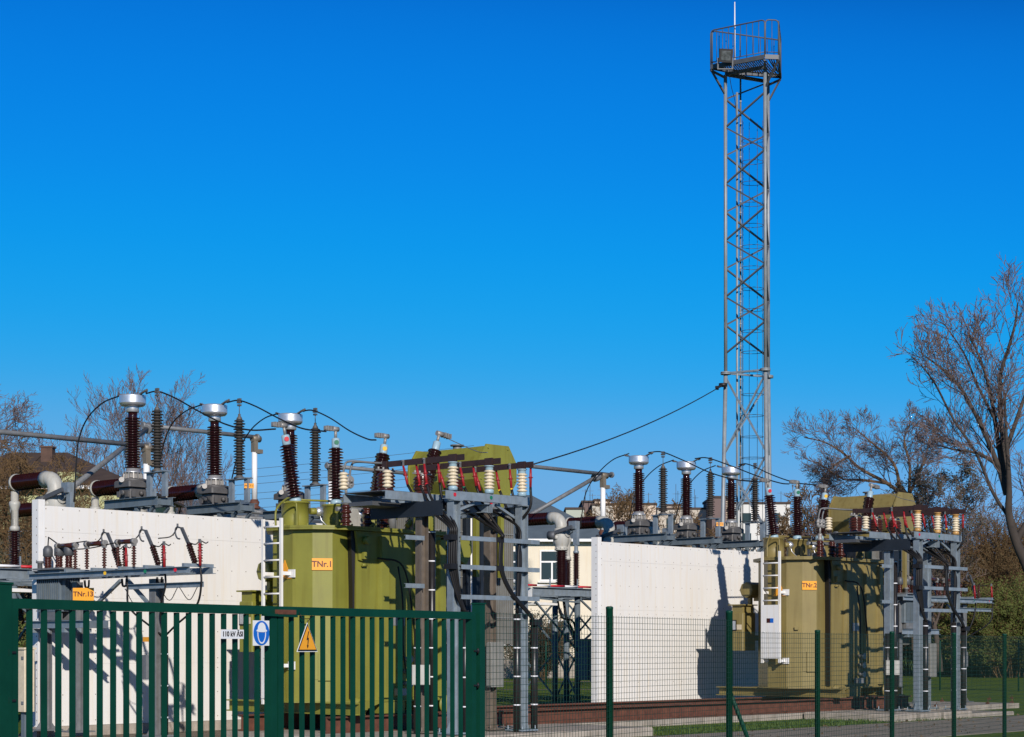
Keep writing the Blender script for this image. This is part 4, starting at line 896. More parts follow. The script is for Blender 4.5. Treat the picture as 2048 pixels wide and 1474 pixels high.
# ------------------------------------------------------------ lattice mast
t = thing('lattice_mast', 'tall three-legged grey lattice mast with a railed platform on top', 'mast', at(1490,1350,69)*1.0, frame='world')
ORG[t.name] = Vector((8.9, 69.2, GZ)); t.location = ORG[t.name]
zof = lambda y, Y: EYE+(HY-y)*Y/F
ZT, ZM = 23.1, zof(745,69.2)
top = [Vector(((1450.8-CX)*69.4/F,69.4,ZT)), Vector(((1530-CX)*68.5/F,68.5,ZT)), Vector(((1536-CX)*70.3/F,70.3,ZT))]
cen = (top[0]+top[1]+top[2])/3
def leg(i, z):
    v = top[i].copy(); v.z = z
    lean = Vector(((1.0 if i == 0 else 1.2)*.0009*(ZT-z), 0, 0)); v += lean if i else lean
    if z < ZM: d = v-cen; d.z = 0; v += d.normalized()*(ZM-z)*.021
    return v
for i in range(3):
    m = MB(); m.tube([leg(i,GZ), leg(i,ZM-.01)], .076, 12); m.tube([leg(i,ZM+.01), leg(i,ZT)], .066, 12)
    m.lathe(leg(i,ZM)-Vector((0,0,.05)), [(.19,0),(.19,.045),(.1,.05),(.19,.055),(.19,.1)], 14); m.cbox(leg(i,GZ)+Vector((0,0,.02)), .5,.5,.04)
    part(m, 'leg', M['mast'], t)
m = MB()
HZ = 1.06
for (i,j,zt) in ((0,1,21.14),(0,2,22.2),(1,2,22.2)):
    z, side = zt, (i,j)
    if zt < 22: m.beam(leg(i,zt), leg(j,zt+HZ), .065, .055)
    else: m.beam(leg(i,zt), leg(j,min(zt+HZ,ZT)), .065, .055)
    while z-HZ > ZM+.2:
        m.beam(leg(side[0],z), leg(side[1],z-HZ), .065, .055); m.cbox(leg(side[0],z), .10,.10,.2); side = side[::-1]; z -= HZ
part(m, 'upper_bracing', M['mast_dark'], t)
m = MB()
for (i,j) in ((0,1),(0,2),(1,2)):
    m.beam(leg(i,ZM), leg(j,ZM), .07, .07)
    for k in range(4):
        z0 = ZM-.15-k*3.0; z1 = z0-2.9
        if z1 > GZ: m.beam(leg(i,z0), leg(j,z1), .06,.06); m.beam(leg(j,z0)+Vector((0,.06,0)), leg(i,z1)+Vector((0,.06,0)), .06,.06)
part(m, 'lower_bracing', M['galv'], t)
m = MB(); lx = at(1474,1000,69.6); m.tube([Vector((lx.x+.01,69.6,GZ)), Vector(((1474-CX)*69.6/F,69.6,zof(185,69.6)))], .042, 10); part(m, 'antenna_pipe', M['mast'], t)
m = MB(); m.tube([Vector(((1481-CX)*69.9/F,69.9,GZ)), Vector(((1481-CX)*69.9/F,69.9,23.2))], .035, 6)
z = 0.0
while z < 23: m.cbox(Vector(((1481-CX)*69.9/F,69.86,z)), .07,.02,.05); z += .42
part(m, 'climbing_rail', M['galv_dull'], t)
m = MB(); hx = (1505-CX)*70.0/F
for an in range(5): m.tube([Vector((hx+.40*math.cos(an*math.pi/4+.2), 70.0+.35*math.sin(an*math.pi/4+.2), 2.4)), Vector((hx+.40*math.cos(an*math.pi/4+.2), 70.0+.35*math.sin(an*math.pi/4+.2), 21.6))], .009, 4)
z = 2.4
while z < 21.6: m.tube([Vector((hx+.42*math.cos(k*math.pi/8), 70.0+.36*math.sin(k*math.pi/8), z)) for k in range(17)], .010, 4); z += .8
part(m, 'ladder_cage', M['mast_dark'], t)
PZ = 23.28
pc = [at(1421.5,133,69.0), at(1529.5,113,67.8), at(1557,113.5,67.86), at(1561.5,151,70.1), at(1480,143,69.7)]
for v in pc: v.z = PZ
m = MB()
for i in range(5): m.channel(pc[i], pc[(i+1)%5], .07, .16, .012, 1)
for i in (0,1,3): m.beam(leg(min(i,2),ZT-.1), Vector((pc[i].x,pc[i].y,PZ-.12)), .07,.07)
for (i,k) in ((0,0),(2,1),(3,2)): m.beam(leg(k,ZT-.75), pc[i]-Vector((0,0,.08)), .06,.06)
m.beam(leg(0,PZ-.15), leg(1,PZ-.15), .08,.12); m.beam(leg(1,PZ-.15), leg(2,PZ-.15), .08,.12); m.beam(leg(0,PZ-.15), leg(2,PZ-.15), .08,.12)
part(m, 'platform_frame', M['mast_dark'], t)
m = MB()
for k in range(1,26):
    f = k/26
    def lerp(a,b,f): return a+(b-a)*f
    p = lerp(pc[0],pc[1],f); q = lerp(pc[0],pc[3],f); m.beam(p, q, .035, .035)
for k in range(1,5): m.beam(lerp(pc[1],pc[2],k/5), lerp(pc[1],pc[3],k/5*.5+.5), .035,.035)
part(m, 'grating', M['mast_dark'], t)
m = MB(); up = Vector((0,0,1))
def rail_panel(a, b, h, n):
    d = (b-a).normalized(); c = .12
    m.tube([a, a+up*(h-c), a+up*(h-.03)+d*.04, a+up*h+d*c, b+up*h-d*c, b+up*(h-.03)-d*.04, b+up*(h-c), b], .026, 7)
    m.tube([a+up*.18, b+up*.18], .016, 5)
    for k in range(1,n): s = a+(b-a)*(k/n); m.tube([s+up*.18, s+up*h], .013, 5)
rail_panel(pc[0], pc[1], 1.36, 9); rail_panel(pc[1]+(pc[2]-pc[1])*.04, pc[2], 1.36, 2); rail_panel(pc[2], pc[3], 1.36, 6); rail_panel(pc[3], pc[0]+(pc[3]-pc[0])*.02, 1.36, 10)
part(m, 'railing', M['mast_dark'], t)
m = MB(); v = at(1469.5,125,68.6); m.tube([v, Vector((v.x,v.y,zof(60,68.6))), Vector((v.x,v.y,zof(4,68.6)))], [.03,.026,.018], 8); solo(m, 'whip_antenna', M['white'], 'thin white whip antenna rising from the mast platform', 'antenna', v, frame='world')
t2 = thing('floodlight', 'square black floodlight on the edge of the mast platform', 'floodlight', at(1451,125,68.4), frame='world')
c = at(1451,112,68.3); n1 = Vector((.15,-.95,-.22)).normalized()
m = MB(); m.plate(c-n1*.12, n1, [(-.22,-.2),(.22,-.2),(.22,.22),(-.22,.22)], .14); m.plate(c-n1*.25, n1, [(-.14,-.14),(.14,-.14),(.14,.14),(-.14,.14)], .13); m.plate(c+n1*.02, n1, [(-.25,-.23),(.25,-.23),(.25,.25),(-.25,.25)], .035); part(m, 'housing', M['ink'], t2)
m = MB(); m.plate(c+n1*.056, n1, [(-.18,-.16),(.18,-.16),(.18,.18),(-.18,.18)], .01); part(m, 'lens', M['lampglass'], t2)
m = MB(); m.beam(c+Vector((-.27,.05,-.05)), c+Vector((-.27,.1,-.45)), .03,.05); m.beam(c+Vector((.27,.05,-.05)), c+Vector((.27,.1,-.45)), .03,.05); m.beam(c+Vector((-.29,.1,-.45)), c+Vector((.29,.1,-.45)), .05,.03); part(m, 'yoke', M['mast_dark'], t2)
p0 = at(1446,770,69.2); p1 = at(1068,928,52.0)
def sag(p, q, s, n=14): return [p+(q-p)*(i/n)-Vector((0,0,s*4*(i/n)*(1-i/n))) for i in range(n+1)]
m = MB(); m.tube(sag(p0, p1, .25), .02, 6); d = (p1-p0).normalized()
m.tube([p0+d*.2, p0+d*.7], .05, 7); m.lathe(p0+Vector((0,0,-.06)), [(.16,0),(.16,.12)], 12); m.beam(p0+d*.7-Vector((0,0,.06)), p0+d*.9+Vector((0,0,.03)), .09,.09)
solo(m, 'guy_wire', M['ink'], 'black cable stretched down from the mast towards the olive conservator', 'cable', p0, frame='world')
m = MB(); m.tube(smoothpts([at(1458,145,68.9), at(1463,175,69.2), at(1470,203,69.5), at(1473,240,69.5)]), .012, 5); solo(m, 'antenna_cable', M['ink'], 'thin black cable hanging from the mast platform to the white pipe', 'cable', at(1458,145,68.9), frame='world')
# far overhead lines
for k, (y0,y1) in enumerate(((927,889),(944,905),(957,920),(975,941),(986,958),(1003,976),(1012,990))):
    m = MB(); q0, q1 = at(380,y0+3,200), at(948,y1+2,227); m.tube(sag(q0-(q1-q0)*1.25, q1, 1.0, 24), .022, 4); solo(m, 'overhead_line', M['mast_dark'], 'faint far overhead line, number %d from the top of the seven crossing the sky behind the bushings' % (k+1) if False else '%s of seven faint overhead lines crossing the sky behind the bushings' % ('topmost','second from top','third from top','fourth from top','fifth from top','sixth from top','lowest')[k], 'power line', at(380,y0,200), 'far overhead lines', frame='world')

t = thing('utility_pole', 'far power-line pole behind the olive transformer conservator', 'pole', (at(948,1300,227).x, 227, GZ), frame='world')
m = MB(); v = at(948,900,227.3); m.tube([Vector((v.x,227.3,GZ)), Vector((v.x,227.3,v.z))], [.2,.13], 8); part(m, 'mast_pole', M['brownsteel'], t)
for yy in (906, 924, 942, 960, 978, 994): m = MB(); c = at(948,yy,227.1); m.beam(c-Vector((1.1,0,0)), c+Vector((1.1,0,0)), .12,.12); part(m, 'cross_arm', M['brownsteel'], t)
# ------------------------------------------------------------ ground
def ground_mat(name, c1, c2, scale, bump=.4, c3=None):
    m = mat(name, c1, .95, col2=c2, var=.01, scale=scale, bump=bump, bscale=scale*9, spec=.08); return m
grass = ground_mat('grass', (0.060, 0.100, 0.010), (0.110, 0.155, 0.018), 1.2)
gravel = ground_mat('gravel', (0.13, 0.105, 0.08), (0.22, 0.18, 0.14), 3.0, .8)
asph = ground_mat('road_joint', (0.07, 0.06, 0.05), (0.10, 0.09, 0.07), 1.4, .4)
def flat(name, pts, z, m):
    mb = MB(); mb.add([Vector((x,y,z)) for x,y in pts], [tuple(range(len(pts)))]); return solo(mb, name, m, None, None, Vector((0,0,0)), frame='world', kind='structure')
yd = lambda a, b: tuple(yard(V(a,b,0)))[:2]
flat('ground', [(-1500,-60),(1500,-60),(1500,2500),(-1500,2500)], GZ, grass)
flat('gravel_yard', [yd(-12,5.9),yd(30,5.9),yd(30,-1.6),yd(-12,-1.6)], GZ+.004, gravel)
flat('road', [yd(-30,13.4),yd(95,13.4),yd(95,9.05),yd(-30,9.05)], GZ+.006, asph)
slab = MB(); rnd = random.Random(3)
for i in range(-10, 32):
    for j in range(3):
        a0_, b0_ = i*3.0+(1.5 if j % 2 else 0), 9.06+j*1.45; dz = rnd.uniform(0,.006)
        slab.box(V(a0_+.012,b0_+.012,GZ-.05), V(a0_+2.988,b0_+1.438,GZ+.012+dz))
so_ = solo(slab, 'pavement', mat('pavement_slab', (0.215,0.185,0.155), .9, col2=(0.30,0.265,0.225), var=.01, scale=1.1, bump=.4, bscale=12, spec=.1), None, None, V(0,9,GZ), kind='structure')
mb = MB()
for k in range(420):
    p = V(rnd.uniform(4,40), rnd.uniform(8.9,13.4), GZ+.02); d = Vector((rnd.uniform(-1,1),rnd.uniform(-1,1),rnd.uniform(-.3,.5))).normalized()*rnd.uniform(.02,.06); e = d.orthogonal().normalized()*rnd.uniform(.015,.04)
    mb.add([p-d, p+e, p+d, p-e+Vector((0,0,.02))], [(0,1,2,3)])
solo(mb, 'fallen_leaves', mat('dry_leaf', (0.11,0.07,0.035), .8, var=.4, scale=2), 'dry leaves scattered over the paved road', 'leaves', V(15,11,GZ), kind='stuff')
flat('path', [at(850,1365,98)[:2],at(1300,1365,98)[:2],at(1300,1365,100)[:2],at(850,1365,100)[:2]], GZ+.005, gravel)
flat('path', [at(850,1365,80)[:2],at(1300,1365,80)[:2],at(1300,1365,81)[:2],at(850,1365,81)[:2]], GZ+.005, gravel)
mb = MB(); rnd = random.Random(8)
for k in range(5200):
    a = rnd.uniform(9.5, 22.5); b = rnd.uniform(6.6, 9.0)
    w = 1-max(0,(a-17))/5.5
    if rnd.random() > w+.1 and b > 6.3: continue
    p = V(a,b,GZ); h = rnd.uniform(.03,.10); an = rnd.uniform(0,6.28); d = Vector((math.cos(an),math.sin(an),0))
    mb.add([p-d*.012, p+d*.012, p+Vector((rnd.uniform(-.05,.05),rnd.uniform(-.05,.05),h))], [(0,1,2)])
gb = mat('grass_blade', (0.055,0.095,0.010), .7, var=.3, scale=3)
solo(mb, 'grass', gb, 'strip of short green grass in front of the concrete plinth', 'grass', V(15,7,GZ), kind='stuff')

# ------------------------------------------------------------ buildings behind
wallY = mat('yellow_render', (0.42,0.43,0.22), .85, var=.08, scale=.8, bump=.1)
roofB = mat('brown_roof', (0.060,0.040,0.032), .8, var=.25, scale=1.2, bump=.3, bscale=8)
brick = mat('old_brick', (0.09,0.05,0.035), .85, var=.3, scale=3)
creamW = mat('cream_render', (0.74,0.66,0.52), .85, var=.05, scale=.5, bump=.08, streak=.06)
roofG = mat('grey_metal_roof', (0.15,0.19,0.22), .4, .3, var=.12, scale=1.5)
def hip_house(name, label, px0, px1, yeave, yridge, Y, depth, rx0, rx1, wm, rm, wins, plinth=None):
    ez, rz = zof(yeave,Y), zof(yridge,Y+depth/2)
    x0, x1 = (px0-CX)*Y/F, (px1-CX)*Y/F; Yr = Y+depth/2; r0, r1 = (rx0-CX)*Yr/F, (rx1-CX)*Yr/F
    t = thing(name, label, 'house', (x0, Y, GZ), frame='world'); o = .45
    m = MB(); m.box((x0,Y,GZ),(x1,Y+depth,ez)); wl = part(m, 'wall', wm, t)
    if plinth: m = MB(); m.box((x0-.08,Y-.08,GZ),(x1+.08,Y+depth+.08,GZ+plinth)); part(m, 'plinth', M['concrete'], t)
    m = MB(); vs = [Vector(v) for v in ((x0-o,Y-o,ez),(x1+o,Y-o,ez),(x1+o,Y+depth+o,ez),(x0-o,Y+depth+o,ez),(r0,Yr,rz),(r1,Yr,rz))]
    vs += [v-Vector((0,0,.12)) for v in vs[:4]]
    m.add(vs, [(0,1,5,4),(1,2,5),(2,3,4,5),(3,0,4),(6,9,8,7),(0,6,7,1),(1,7,8,2),(2,8,9,3),(3,9,6,0)])
    sl = (vs[4]-vs[0])
    n = int((x1-x0)/.9)
    for k in range(n):
        f = (k+.5)/n; xb = x0+(x1-x0)*f
        if r0+.3 < xb < r1-.3: m.beam(Vector((xb,Y-o,ez+.03)), Vector((xb,Yr,rz+.03)), .04,.04)
    rf = part(m, 'roof', rm, t)
    m = MB(); m.beam(Vector((x0-o,Y-o-.06,ez-.1)), Vector((x1+o,Y-o-.06,ez-.1)), .12,.16); part(m, 'gutter', M['white'], t, rf)
    for (wx, wy0, wy1, ww) in wins:
        cx = (wx-CX)*Y/F; z0, z1 = zof(wy1,Y), zof(wy0,Y); hw = ww/2
        m = MB(); m.box((cx-hw,Y-.04,z0),(cx+hw,Y-.005,z1))
        w = part(m, 'window', M['white'], t)
        m = MB(); f = .09; zc = z0+(z1-z0)*.62
        m.box((cx-hw+f,Y-.05,z0+f),(cx-.05,Y-.042,zc-.05)); m.box((cx+.05,Y-.05,z0+f),(cx+hw-f,Y-.042,zc-.05)); m.box((cx-hw+f,Y-.05,zc+.05),(cx+hw-f,Y-.042,z1-f)); part(m, 'pane', M['glass'], t, w)
        m = MB(); m.box((cx-hw-.1,Y-.2,z0-.1),(cx+hw+.1,Y-.003,z0-.03)); part(m, 'sill', M['white'], t, w)
    return t, rf
h1, rf = hip_house('brown_roofed_house', 'pale yellow house with a dark brown hip roof behind the left switchgear', -120, 262, 972, 905, 84, 11, 20, 135, wallY, roofB, [(40,1060,1110,1.1),(130,1060,1110,1.1),(205,1055,1105,1.1),(335-100,1060,1110,1.1)])
m = MB(); c = at(96,905,88); m.box((c.x-.27,c.y-.3,c.z-1.0),(c.x+.27,c.y+.3,c.z+.2)); m.box((c.x-.31,c.y-.34,c.z+.202),(c.x+.31,c.y+.34,c.z+.28)); part(m, 'chimney', brick, h1, rf)
m = MB(); c = at(135,963,83); m.box((c.x-.35,c.y-.1,c.z-.12),(c.x+.35,c.y+1.5,c.z+.35)); m.box((c.x-.42,c.y-.12,c.z+.352),(c.x+.42,c.y+1.5,c.z+.42)); part(m, 'dormer', wallY, h1, rf)
h2, rf = hip_house('cream_house', 'cream two-storey house with a grey-blue metal roof between the transformers', 560, 1216, 1078, 990, 110, 12, 690, 1062, creamW, roofG, [(x,1100,1162,1.45) for x in (1104,1020,935,850,765,680,600)]+[(x,1240,1288,1.3) for x in (1118,1020,935,850,765,680,600)], 1.15)
hY, rf = hip_house('pale_green_house', 'pale green house glimpsed between the stands behind the middle current transformer', 300, 560, 1050, 1000, 120, 10, 360, 500, wallY, roofG, [(420,1090,1140,1.4),(470,1090,1140,1.4),(380,1090,1140,1.4)])
def apartment(name, label, blocks, Y, depth, cw, rows, winc):
    x0 = min((b[0]-CX)*Y/F for b in blocks)
    t = thing(name, label, 'apartment block', (x0,Y,GZ), 'far apartment blocks', frame='world')
    for i, (p0,p1,yt,dy) in enumerate(blocks):
        a, b = (p0-CX)*Y/F, (p1-CX)*Y/F; z = zof(yt,Y)
        m = MB(); m.box((a,Y+dy,GZ),(b,Y+dy+depth,z)); wl = part(m, 'wall', cw[i % len(cw)], t)
        m = MB(); m.box((a-.15,Y+dy-.15,z),(b+.15,Y+dy+depth+.15,z+.3)); part(m, 'parapet', roofB, t, wl)
        if p1-p0 > 45:
            n = int((b-a)/3.4)
            for k in range(n):
                for r in range(rows):
                    cx = a+(k+.5)*(b-a)/n; zc = z-2.0-r*2.9
                    m = MB(); m.box((cx-.65,Y+dy-.06,zc-.7),(cx+.65,Y+dy-.01,zc+.7)); part(m, 'window', winc, t, wl)
    rd = random.Random(int(blocks[0][0]))
    for (p0,p1,yt,dy) in blocks[1:]:
        for k in range(2):
            x = rd.uniform(p0,p1); v = at(x, yt, Y+dy+1); m = MB(); m.tube([v, v+Vector((0,0,rd.uniform(1.6,3.0)))], .035, 4); m.beam(v+Vector((-.5,0,1.5)), v+Vector((.5,0,1.5)), .04, .04); part(m, 'roof_antenna', M['mast_dark'], t)
    return t
concr = mat('pale_panel_wall', (0.50,0.45,0.38), .85, var=.06, scale=.2); concw = mat('white_panel_wall', (0.66,0.64,0.60), .85, var=.05, scale=.2); brownw = mat('brown_panel_wall', (0.16,0.11,0.10), .85, var=.1, scale=.2); pinkw = mat('pink_panel_wall', (0.62,0.49,0.38), .85, var=.05, scale=.2); greenw = mat('pale_green_panel', (0.42,0.44,0.36), .85, var=.06, scale=.2)  # pinkw is a pinkish cream wall colour
apartment('apartment_block', 'low cream apartment block above the second white wall, left of its leftmost current transformer', [(1132,1168,1019,0),(1166,1192,1003,2),(1190,1222,1001,1),(1184,1226,1012,-1),(1224,1312,1010,0)], 260, 12, [greenw, brownw, pinkw, concr, pinkw], 3, M['glass'])
apartment('apartment_block', 'pale apartment block between the current transformers of the right bay', [(1326,1340,1016,4),(1338,1366,1008,4),(1318,1426,1016,3)], 270, 12, [concr, pinkw, concr], 3, M['glass'])
apartment('apartment_block', 'white apartment block behind the foot of the lattice mast', [(1424,1452,996,0),(1452,1472,996,3),(1466,1582,1007,1)], 265, 12, [brownw, pinkw, concw], 4, M['glass'])

# ------------------------------------------------------------ trees and shrubs
barkd = mat('dark_bark', (0.048,0.037,0.030), .9, var=.35, scale=2)
bark = mat('grey_brown_bark', (0.085,0.062,0.048), .9, var=.3, scale=2)
barkw = mat('warm_bark', (0.125,0.075,0.040), .9, var=.3, scale=2)
twigp = mat('purple_brown_twig', (0.165,0.115,0.102), .9, var=.2, scale=1)
twigo = mat('ochre_twig', (0.145,0.085,0.034), .9, var=.25, scale=1)
leafg = mat('young_leaf', (0.090,0.110,0.020), .7, var=.35, scale=1.5)
leafd = mat('dark_bud', (0.075,0.062,0.036), .8, var=.3, scale=2)
class Tree:
    def __init__(s, seed): s.r = random.Random(seed); s.tr = MB(); s.cr = MB(); s.lf = MB(); s.n = 0
    def rv(s): return Vector((s.r.gauss(0,1), s.r.gauss(0,1), s.r.gauss(0,1)))
    def branch(s, p, d, L_, r, lev, up, kids, wob, minr, leaf=0, spread=.75):
        n = 5 if lev > 1 else 4
        pts = [p]; dirs = []; d = d.normalized()
        for i in range(n):
            d = (d + s.rv()*wob + Vector((0,0,up))*(.5+.5*i/n)).normalized(); dirs.append(d); pts.append(pts[-1]+d*(L_/n))
        rs = [max(minr, r*(1-.62*i/n)) for i in range(n+1)]
        (s.tr if lev >= 4 else s.cr).tube(pts, rs, 7 if lev >= 4 else 4 if lev >= 3 else 3, caps=False); s.n += 1
        if leaf and lev <= 1:
            for q in pts[1:]:
                for _ in range(leaf):
                    c = q+s.rv()*.10; a = s.rv().normalized()*s.r.uniform(.04,.08); b = a.orthogonal().normalized()*s.r.uniform(.02,.045); s.lf.add([c-a,c+b,c+a,c-b], [(0,1,2,3)])
        if lev <= 0: return
        s.spawn(pts, rs, L_, lev, up, kids, wob, minr, leaf, spread)
    def spawn(s, pts, rs, L_, lev, up, kids, wob, minr, leaf, spread, lo=.25, ratio=None):
        n = len(pts)-1; k = kids[min(lev,len(kids)-1)]
        for i in range(k):
            f = lo+(1-lo)*(i+s.r.random())/k; x = min(f*n, n-.001); j = int(x); q = pts[j]+(pts[j+1]-pts[j])*(x-j)
            dd = (pts[j+1]-pts[j]).normalized(); side = s.rv(); side = (side-dd*side.dot(dd)).normalized()
            nd = dd*(1-spread*.35)+side*spread*s.r.uniform(.6,1.15)
            s.branch(q, nd, L_*(ratio or s.r.uniform(.45,.7))*(1.15-.45*f), rs[j]*.58, lev-1, up, kids, wob, minr, leaf, spread)
def finish_tree(T, name, label, base, tm, cm, lm=None, grp='bare trees', cat='tree'):
    t = thing(name, label, cat, base, grp, frame='world')
    part(T.tr, 'trunk', tm, t); part(T.cr, 'crown', cm, t)
    if T.lf.v: part(T.lf, 'leaves', lm, t)
    return t
def auto_tree(seed, base, H, r, limbs, up, kids, wob, minr, leaf=0, spread=.8, trunk=.22, limbL=.55):
    T = Tree(seed); base = Vector(base); pts = [base]; d = Vector((0,0,1))
    for i in range(5): d = (d+T.rv()*.05).normalized(); pts.append(pts[-1]+d*(H*trunk/5)); 
    while pts[-1].z < base.z+H*.62: d = (d+T.rv()*.09+Vector((0,0,.06))).normalized(); pts.append(pts[-1]+d*(H*.1))
    rs = [r*(1-.75*i/(len(pts)-1)) for i in range(len(pts))]
    T.tr.tube(pts, rs, 9)
    n = len(pts)-1
    for i in range(limbs):
        f = .30+.70*(i+T.r.random())/limbs; x = min(f*n,n-.001); j = int(x); q = pts[j]+(pts[j+1]-pts[j])*(x-j); an = i*2.4+T.r.random(); sp = .95*(1.12-f*.75)
        nd = Vector((math.cos(an)*sp, math.sin(an)*sp, .75)); T.branch(q, nd, H*limbL*(1.15-.6*f), rs[j]*.55, 4, up, kids, wob, minr, leaf, spread)
    return T
def limb_tree(seed, Y, limbs, H, up, kids, wob, minr, leaf=0, spread=.8, lev=3, ratio=.34, jit=1.5):
    T = Tree(seed)
    for (pts, r0, r1) in limbs:
        off = T.r.uniform(-jit,jit); n = len(pts)
        ps = smoothpts([at(x,y,Y)+Vector((0,off*i/n,0)) for i,(x,y) in enumerate(pts)], 4); N_ = len(ps)-1
        rs = [r0+(r1-r0)*i/N_ for i in range(N_+1)]
        T.tr.tube(ps, rs, 8, caps=False); L_ = sum((ps[i+1]-ps[i]).length for i in range(N_))
        if r0 >= .24: continue
        T.spawn(ps, [max(q*.6,.03) for q in rs], max(L_,H*.35), lev, up, kids, wob, minr, leaf, spread, lo=.12 if r0 < .2 else .6, ratio=ratio)
    return T
KID = [0,4,5,6,7]
T = limb_tree(3, 75, [
    ([(2095,1300),(2062,1160),(2030,1085),(2014,1030),(2013,985),(2010,930),(2004,860),(2001,790)], .25, .03),
    ([(2013,990),(1996,930),(1962,850),(1926,782),(1892,742),(1852,712)], .125, .03),
    ([(2013,985),(2000,900),(1986,800),(1968,725),(1942,665)], .125, .03),
    ([(2011,950),(2004,860),(2000,760),(2016,700),(2030,650),(2036,605)], .115, .03),
    ([(2012,900),(2042,820),(2070,740),(2082,660)], .10, .03),
    ([(1996,930),(1960,905),(1915,895),(1892,885)], .08, .02),
    ([(2018,1035),(1985,985),(1950,905),(1905,840),(1868,770),(1838,730)], .08, .03),
    ([(2000,860),(1960,770),(1935,700),(1900,640)], .07, .02),
    ([(2030,1085),(2075,1000),(2110,880),(2120,760)], .14, .04)], 17, .10, [0,5,6,15,9], .13, .010, spread=.68, lev=3, ratio=.30)
finish_tree(T, 'bare_tree', 'tall bare tree with a dark forked trunk at the right edge', at(2095,1345,75), barkd, twigp)
T = limb_tree(5, 88, [
    ([(1832,1300),(1826,1080),(1818,1000),(1795,965)], .25, .10),
    ([(1816,998),(1775,966),(1722,936),(1690,905),(1652,882),(1612,872)], .10, .02),
    ([(1800,975),(1788,925),(1742,880),(1708,850)], .09, .02),
    ([(1818,990),(1816,930),(1802,885),(1812,848)], .08, .02),
    ([(1782,968),(1722,960),(1682,958),(1632,925)], .07, .02),
    ([(1700,912),(1670,930),(1640,960)], .06,.02),
    ([(1820,985),(1850,920),(1862,870)], .08,.02)], 12, .09, [0,6,7,17,8], .15, .009, spread=.8, lev=3, ratio=.30)
finish_tree(T, 'bare_tree', 'spreading bare tree behind the conservator of the khaki transformer', at(1832,1345,88), barkw, twigp)
T = auto_tree(12, at(1880,1344,86)-Vector((0,0,0)), 10.2, .16, 9, .14, [0,3,4,4,5], .15, .010, leaf=1, trunk=.3, limbL=.48)
finish_tree(T, 'budding_tree', 'rounded tree in dark bud right of the khaki conservator', at(1880,1344,86), bark, twigp, leafd)
T = auto_tree(21, (at(282,1300,98).x, 98, GZ), 16.0, .20, 15, .22, [0,4,4,5,5], .085, .009, spread=.66, trunk=.28, limbL=.50)
finish_tree(T, 'bare_tree', 'upright bare tree behind the leftmost silver-headed current transformer', (at(282,1300,98).x,98,GZ), bark, twigp)
T = auto_tree(33, (at(-10,1300,94).x, 94, GZ), 15.5, .28, 16, .06, [0,4,4,5,6], .14, .010, trunk=.3)
finish_tree(T, 'bare_tree', 'broad bare tree at the left edge above the brown roof', (at(-10,1300,94).x,94,GZ), barkw, twigp)
T = auto_tree(40, (at(25,1300,78).x, 78, GZ), 10.8, .2, 16, .02, [0,4,4,5,6], .18, .011, trunk=.25, limbL=.62)
finish_tree(T, 'bare_tree', 'low ochre-twigged tree in front of the brown-roofed house', (at(25,1300,78).x,78,GZ), barkw, twigo)
T = auto_tree(41, (at(170,1300,76).x, 76, GZ), 8.0, .15, 13, .02, [0,4,4,4,5], .18, .011, trunk=.25, limbL=.62)
finish_tree(T, 'bare_tree', 'small ochre-twigged tree before the pale yellow wall of the house', (at(175,1300,76).x,76,GZ), barkw, twigo)
far_trees = [(1640,120,11.5,51,'far twiggy tree left of the khaki conservator'), (1578,130,11.0,52,'far twiggy tree beside the white apartment block'), (1255,170,15.6,53,'far bare tree before the cream apartment block'), (1350,175,14.6,54,'far bare tree before the pale apartment block'), (1710,115,11.0,55,'far twiggy tree directly behind the khaki conservator'), (1205,165,14.4,56,'far bare tree above the roof of the cream house')]
for px, Y, H, sd, lab in far_trees:
    b = (at(px,1300,Y).x, Y, GZ); T = auto_tree(sd, b, H, .22, 13, .12, [0,3,4,5,5], .18, .02, trunk=.2)
    finish_tree(T, 'bare_tree', lab, b, bark, twigo if sd != 55 else twigp)
def shrub(seed, base, w, h, n, leafn, lev=2):
    T = Tree(seed); base = Vector(base)
    for i in range(n):
        an = T.r.uniform(0,6.28); q = math.sqrt(T.r.random()); p = base+Vector((math.cos(an)*w*q*.75, math.sin(an)*w*q*.5, 0))
        d = Vector((math.cos(an)*.4*q, math.sin(an)*.3*q, 1)); hh = h*T.r.uniform(.6,1.0)*(1-.35*q*q)
        T.branch(p, d, hh, T.r.uniform(.02,.05), lev, .03, [0,4,7], .16, .012, leafn, .7)
    return T
def place_shrub(seed, px, Y, w, h, n, leafn, label, tm, lm, name='shrub'):
    b = (at(px,1300,Y).x, Y, GZ); T = shrub(seed, b, w, h, n, leafn)
    t = thing(name, label, 'shrub', b, 'shrubs round the yard', frame='world'); part(T.cr, 'stems', tm, t)
    if T.lf.v: part(T.lf, 'leaves', lm, t)
place_shrub(61, 2010, 122, 3.8, 9.6, 230, 2, 'tall russet thicket behind the far switch platform', twigo, mat('russet_leaf',(0.115,0.052,0.018),.8,var=.35,scale=1))
place_shrub(62, 1945, 126, 3.3, 8.8, 200, 2, 'brown-green thicket just right of the right busbar frame', twigo, mat('olive_brown_leaf',(0.10,0.068,0.020),.8,var=.35,scale=1))
place_shrub(63, 2032, 112, 2.7, 5.0, 170, 5, 'leafy green shrub at the right edge, by the lawn', twigo, leafg)
place_shrub(64, 1972, 115, 2.5, 4.2, 140, 5, 'low green shrub between the far platform and the lawn', twigo, leafg)
place_shrub(65, 2075, 118, 3.6, 9.6, 190, 3, 'dense brown-green thicket cut by the right edge', twigo, mat('brown_green_leaf',(0.095,0.062,0.022),.8,var=.35,scale=1))
